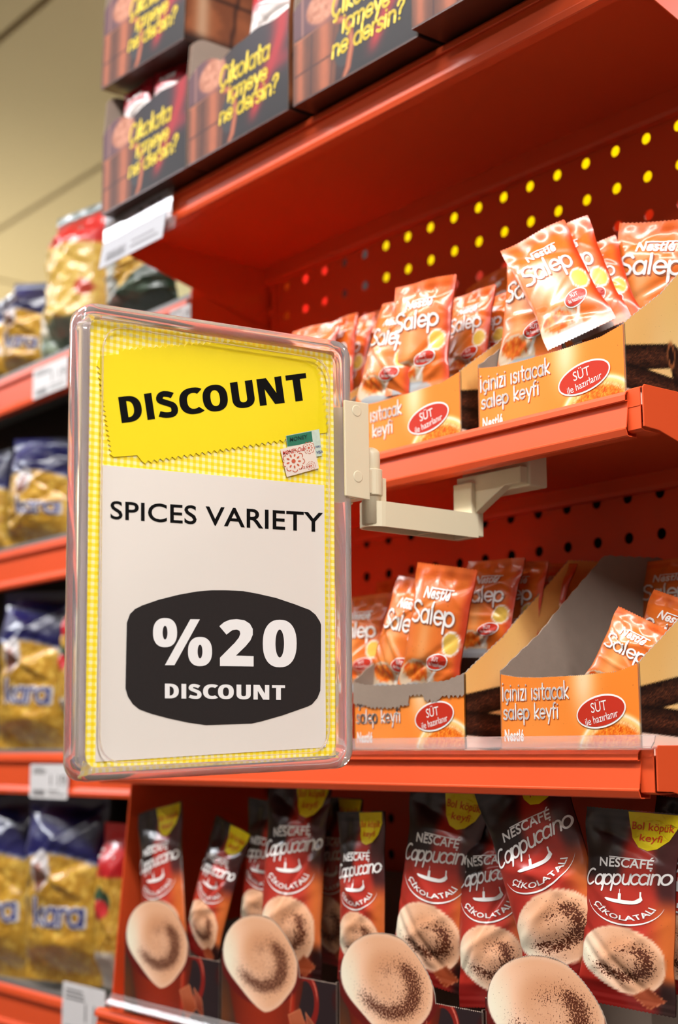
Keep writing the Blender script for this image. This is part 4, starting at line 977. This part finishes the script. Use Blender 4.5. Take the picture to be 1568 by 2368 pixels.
for a in [
 ('nes', (312, 360), (322, 198), -.318, 'red-topped silver sachet at the left in the leftmost chocolate carton', .1, .072),
 ('nes', (385, 330), (398, 148), -.31, 'red-topped silver sachet beside the brown pouch in the leftmost chocolate carton', .2, .072),
 ('brown', (385, 250), (410, 75), -.25, 'dark brown pouch under the stacked carton', .0, .08),
 ('nes', (615, 190), (640, -60), -.31, 'glossy silver sachet rising from the second chocolate carton, touching the top picture edge', .2, .085),
 ]: place(a[0], a[1], a[2], a[3], a[4], G4, a[5], a[6])

# ================================================================== PRICE LABELS
def tag_texts(w, h, seed, price=None):
    rs = random.Random(seed); P = []
    for i in range(3): P.append(rect(w*.08, w*(.3+.3*rs.random()), h*(.86-.07*i), h*(.89-.07*i)))
    x = w*.1
    while x < w*.42: t = rs.choice((.4, .8, 1.2))*w*.01; P.append(rect(x, x+t, h*.08, h*.26)); x += t+rs.choice((.6, 1.1))*w*.01
    for i in range(2): P.append(rect(w*.5, w*(.75+.2*rs.random()), h*(.12+.1*i), h*(.15+.1*i)))
    if price:
        v, f = glyphs(price, .01); P.append((fit(v, w*.55, w*.95, h*.38, h*.70), f))
    return join(P)
# the big tag on the top shelf
pt = empty('price_tag', (-1.905, -.31, 1.93), 'large white price tag in a clear holder at the left end of the top shelf', 'price tag')
tw, th_ = .182, .098
MB().add([(0, -.001, th_), (tw, -.001, th_), (tw, -.004, th_*.5), (0, -.004, th_*.5), (tw, -.012, 0), (0, -.012, 0), (0, -.0002, th_), (tw, -.0002, th_), (tw, -.003, th_*.5), (0, -.003, th_*.5), (tw, -.011, 0), (0, -.011, 0)],
   [(0, 1, 2, 3), (3, 2, 4, 5), (6, 9, 8, 7), (9, 11, 10, 8), (0, 6, 7, 1), (5, 4, 10, 11), (0, 3, 9, 6), (3, 5, 11, 9), (1, 7, 8, 2), (2, 8, 10, 4)]).build('tag_card', TAGP, pt)
def tpos(x, y): t = 1-y/th_; return np.stack([x, -.0015-.006*t**1.6-.0055*t**3, y], -1)
decal('lettering', tag_texts(tw, th_*.9, 4), lambda x, y: tpos(x, y)-np.array([0, .0004, 0]), GREYP, pt)
v, f = glyphs('0 79', .012); decal('price', (fit(v, .098, .168, .048, .07), f), lambda x, y: tpos(x, y)-np.array([0, .0006, 0]), BLACK, pt)
hb = MB().ribbon([(-.001, th_*.98), (-.0022, th_*.97), (-.0085, th_*.6), (-.0095, th_*.25), (-.003, th_*.1), (-.001, th_*.3)], .0, tw+.014, .0009).build('tag_holder', CLEAR, pt)
hb.location = (0, .004, .004)
def price_label(x0, x1, z0, z1, label, seed):
    o = empty('price_label', (x0, LYF-.008, z0), label, 'price label', 'price labels on the left-bay rails'); w, h = x1-x0, z1-z0
    a = [(0, 0), (w, 0), (w, h), (0, h)]; pts = []
    for i in range(4):
        p, q, r_ = np.array(a[i], float), np.array(a[i-1], float), np.array(a[(i+1) % 4], float); e = .006
        s_, t_ = p+(q-p)/np.linalg.norm(q-p)*e, p+(r_-p)/np.linalg.norm(r_-p)*e
        pts += [tuple(s_), tuple(p*.7+(s_+t_)*.15), tuple(t_)]
    MB().prism(pts, 0, .0012, 'Y').build('label_card', LABELP, o)
    decal('lettering', tag_texts(w, h, seed, '1 19'), lambda x, y: np.stack([x, 0*x-.0004, y], -1), GREYP, o)
def plab(p0, p1, label, seed):
    a, b_ = onY(*p0, LYF-.008), onY(*p1, LYF-.008); price_label(a[0], b_[0], min(a[2], b_[2]), max(a[2], b_[2]), label, seed)
plab((75, 925), (157, 822), 'white price label on the top left-bay rail, beside the frame corner', 1)
plab((392, 765), (441, 700), "white price label at the right end of the top left-bay rail, by red panel", 2)
plab((68, 1845), (157, 1768), 'white price label on the left-bay rail near the foot of the sign', 3)
plab((142, 2400), (243, 2292), 'white price label on the lowest left-bay rail, at the bottom picture edge', 5)

# ================================================================== PASTA BAGS (left bay)
def paint_pasta(kind):
    def f(s, v):
        P = Paint(s.shape, (196, 146, 40)); n = fbm(s*26, v*44, 3); n2 = fbm(s*60, v*90, 8)
        P.mix((232, 190, 84), sm(.45, .7, n)); P.mix((150, 98, 26), sm(.42, .2, n2)*.7)
        if kind == 'pale': P.mix((226, 200, 120), np.full(s.shape, .6))
        if kind in ('blue', 'bluelow'):
            e = .64+.07*np.sin(s*PI)+.0*s; P.mix((150, 160, 186), sm(e-.025, e-.01, v)); P.mix((18, 20, 88), sm(e-.012, e, v)); P.mix((10, 12, 46), sm(.2, .8, s)*sm(.66, .8, v)*.7)
            r = np.hypot((s-.40-.28*(v-.62))/.13, (v-.60)/.115); P.mix((226, 222, 222), sm(1.05, .95, r)); P.mix((140, 84, 66), sm(.95, .8, np.hypot((s-.39-.28*(v-.60))/.10, (v-.565)/.09)))
        if kind == 'red':
            P.mix((196, 26, 34), sm(.68, .70, v)); r = np.hypot((s-.5)/.28, (v-.55)/.085); P.mix((50, 84, 60), sm(1.05, .95, r)); P.mix((206, 40, 44), sm(1.05, .95, np.hypot((s-.5)/.22, (v-.50)/.06)))
            P.mix((214, 206, 196), sm(.26, .25, v)*sm(.08, .12, s)*sm(.9, .86, s)*.95); P.mix((70, 76, 66), sm(.04, .02, v))
        if kind == 'redtop':
            P.mix((224, 196, 112), np.full(s.shape, .55)); P.mix((206, 40, 38), sm(.70, .72, v)); P.mix((40, 62, 48), sm(.93, .95, v)); P.mix((120, 140, 122), sm(.24, .22, v)); P.mix((196, 70, 52), sm(1.05, .9, np.hypot((s-.86)/.10, (v-.42)/.05)))
        if kind == 'green':
            P.mix((226, 188, 84), np.full(s.shape, .5)); P.mix((34, 58, 42), sm(.42, .40, v+.12*np.sin(s*5))); P.mix((206, 210, 204), sm(.52, .48, np.abs(s-.22)*2+.1)*sm(.15, .25, v)*sm(.85, .75, v)); P.mix((110, 130, 110), sm(1, .7, np.hypot((s-.65)/.2, (v-.25)/.12))*.6)
        if kind == 'grey': P.mix((196, 196, 190), sm(.2, .3, v)*.8); P.mix((120, 140, 120), sm(.45, .35, v)*.9)
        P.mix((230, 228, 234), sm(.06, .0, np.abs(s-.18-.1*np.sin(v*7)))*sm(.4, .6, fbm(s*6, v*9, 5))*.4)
        return P
    return f
PB = {}
def bag(kind, foot, headpx, Y, wpx, label, depth=.045, yaw=0.):
    """foot/head pixels on plane Y; wpx: width in metres"""
    pb, ptp = onY(*foot, Y), onY(*headpx, Y); d = ptp-pb; h = math.hypot(d[0], d[2]); roll = math.atan2(d[0], d[2])
    if kind in PB: r = copy_tree(PB[kind])
    else:
        r = empty('pasta_bag'); sf0 = sachet_surface(1., 1., .24, 200+len(PB), seal=.045, nfold=14, fold=.035)
        def sf(s, v, side=1, lift=0.):
            p = sf0(s, v, side, lift); p[..., 1] += -(fbm(s*16, v*26, 4)-.5)*.03*sm(.02, .2, v)*sm(.8, .6, v)*side; return p
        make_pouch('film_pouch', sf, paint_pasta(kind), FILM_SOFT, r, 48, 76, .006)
        if kind in ('blue', 'bluelow'):
            v1, f1 = strokes('kara', .42, .12); v0 = fit(v1, .30, .92, .30, .47); decal('lettering_outline', (v0, f1), lambda x, y: sf(x, y, 1, .012), SILVER, r)
            v2, f2 = strokes('kara', .2, .12); decal('lettering', (fit(v2, .32, .90, .31, .46), f2), lambda x, y: sf(x, y, 1, .02), BLUEP, r)
        if kind in ('red', 'redtop'):
            v1, f1 = glyphs('SADE' if False else 'PASTA', .01)
            decal('lettering', join([rect(.2, .8, .76, .765), rect(.25, .8, .80, .815), rect(.2, .7, .84, .85)]), lambda x, y: sf(x, y, 1, .012), SILVER, r)
        PB[kind] = r
    r.matrix_world = Matrix.Translation(Vector(pb)) @ Matrix.Rotation(roll, 4, 'Y') @ Matrix.Rotation(yaw, 4, 'Z') @ Matrix.Diagonal((wpx, depth/.24, h, 1))
    tag(r, label, 'pasta bag', 'pasta bags in the left bay'); return r
Yb = -.105
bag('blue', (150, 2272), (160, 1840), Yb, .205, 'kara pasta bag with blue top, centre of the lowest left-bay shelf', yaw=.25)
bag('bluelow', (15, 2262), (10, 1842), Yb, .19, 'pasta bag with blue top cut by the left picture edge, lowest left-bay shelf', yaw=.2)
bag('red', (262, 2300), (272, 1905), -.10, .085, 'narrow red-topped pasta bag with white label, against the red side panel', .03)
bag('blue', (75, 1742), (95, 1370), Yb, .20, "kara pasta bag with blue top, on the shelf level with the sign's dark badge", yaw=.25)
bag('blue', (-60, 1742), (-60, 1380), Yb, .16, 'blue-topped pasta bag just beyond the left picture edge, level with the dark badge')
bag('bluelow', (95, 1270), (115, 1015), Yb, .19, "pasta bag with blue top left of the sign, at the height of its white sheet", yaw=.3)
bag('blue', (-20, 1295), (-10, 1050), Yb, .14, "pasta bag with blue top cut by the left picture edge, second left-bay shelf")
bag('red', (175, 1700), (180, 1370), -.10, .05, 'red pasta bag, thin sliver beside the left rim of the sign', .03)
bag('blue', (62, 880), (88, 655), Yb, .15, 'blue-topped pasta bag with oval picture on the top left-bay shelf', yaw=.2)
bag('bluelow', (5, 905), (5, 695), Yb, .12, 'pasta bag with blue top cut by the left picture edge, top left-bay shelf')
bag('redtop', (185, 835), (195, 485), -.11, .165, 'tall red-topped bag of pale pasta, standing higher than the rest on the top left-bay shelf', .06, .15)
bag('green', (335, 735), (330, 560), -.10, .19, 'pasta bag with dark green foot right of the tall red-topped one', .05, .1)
bag('grey', (120, 860), (128, 680), -.13, .07, 'pale label-covered bag left of the tall red-topped one', .02)
# darker bags behind
bag('bluelow', (100, 2240), (60, 1810), -.05, .17, 'shadowed blue bag behind the kara bags on the lowest left-bay shelf', .03)
bag('bluelow', (225, 2250), (215, 1835), -.045, .10, 'shadowed blue bag between the kara bag and the red-topped bag, lowest shelf', .03)
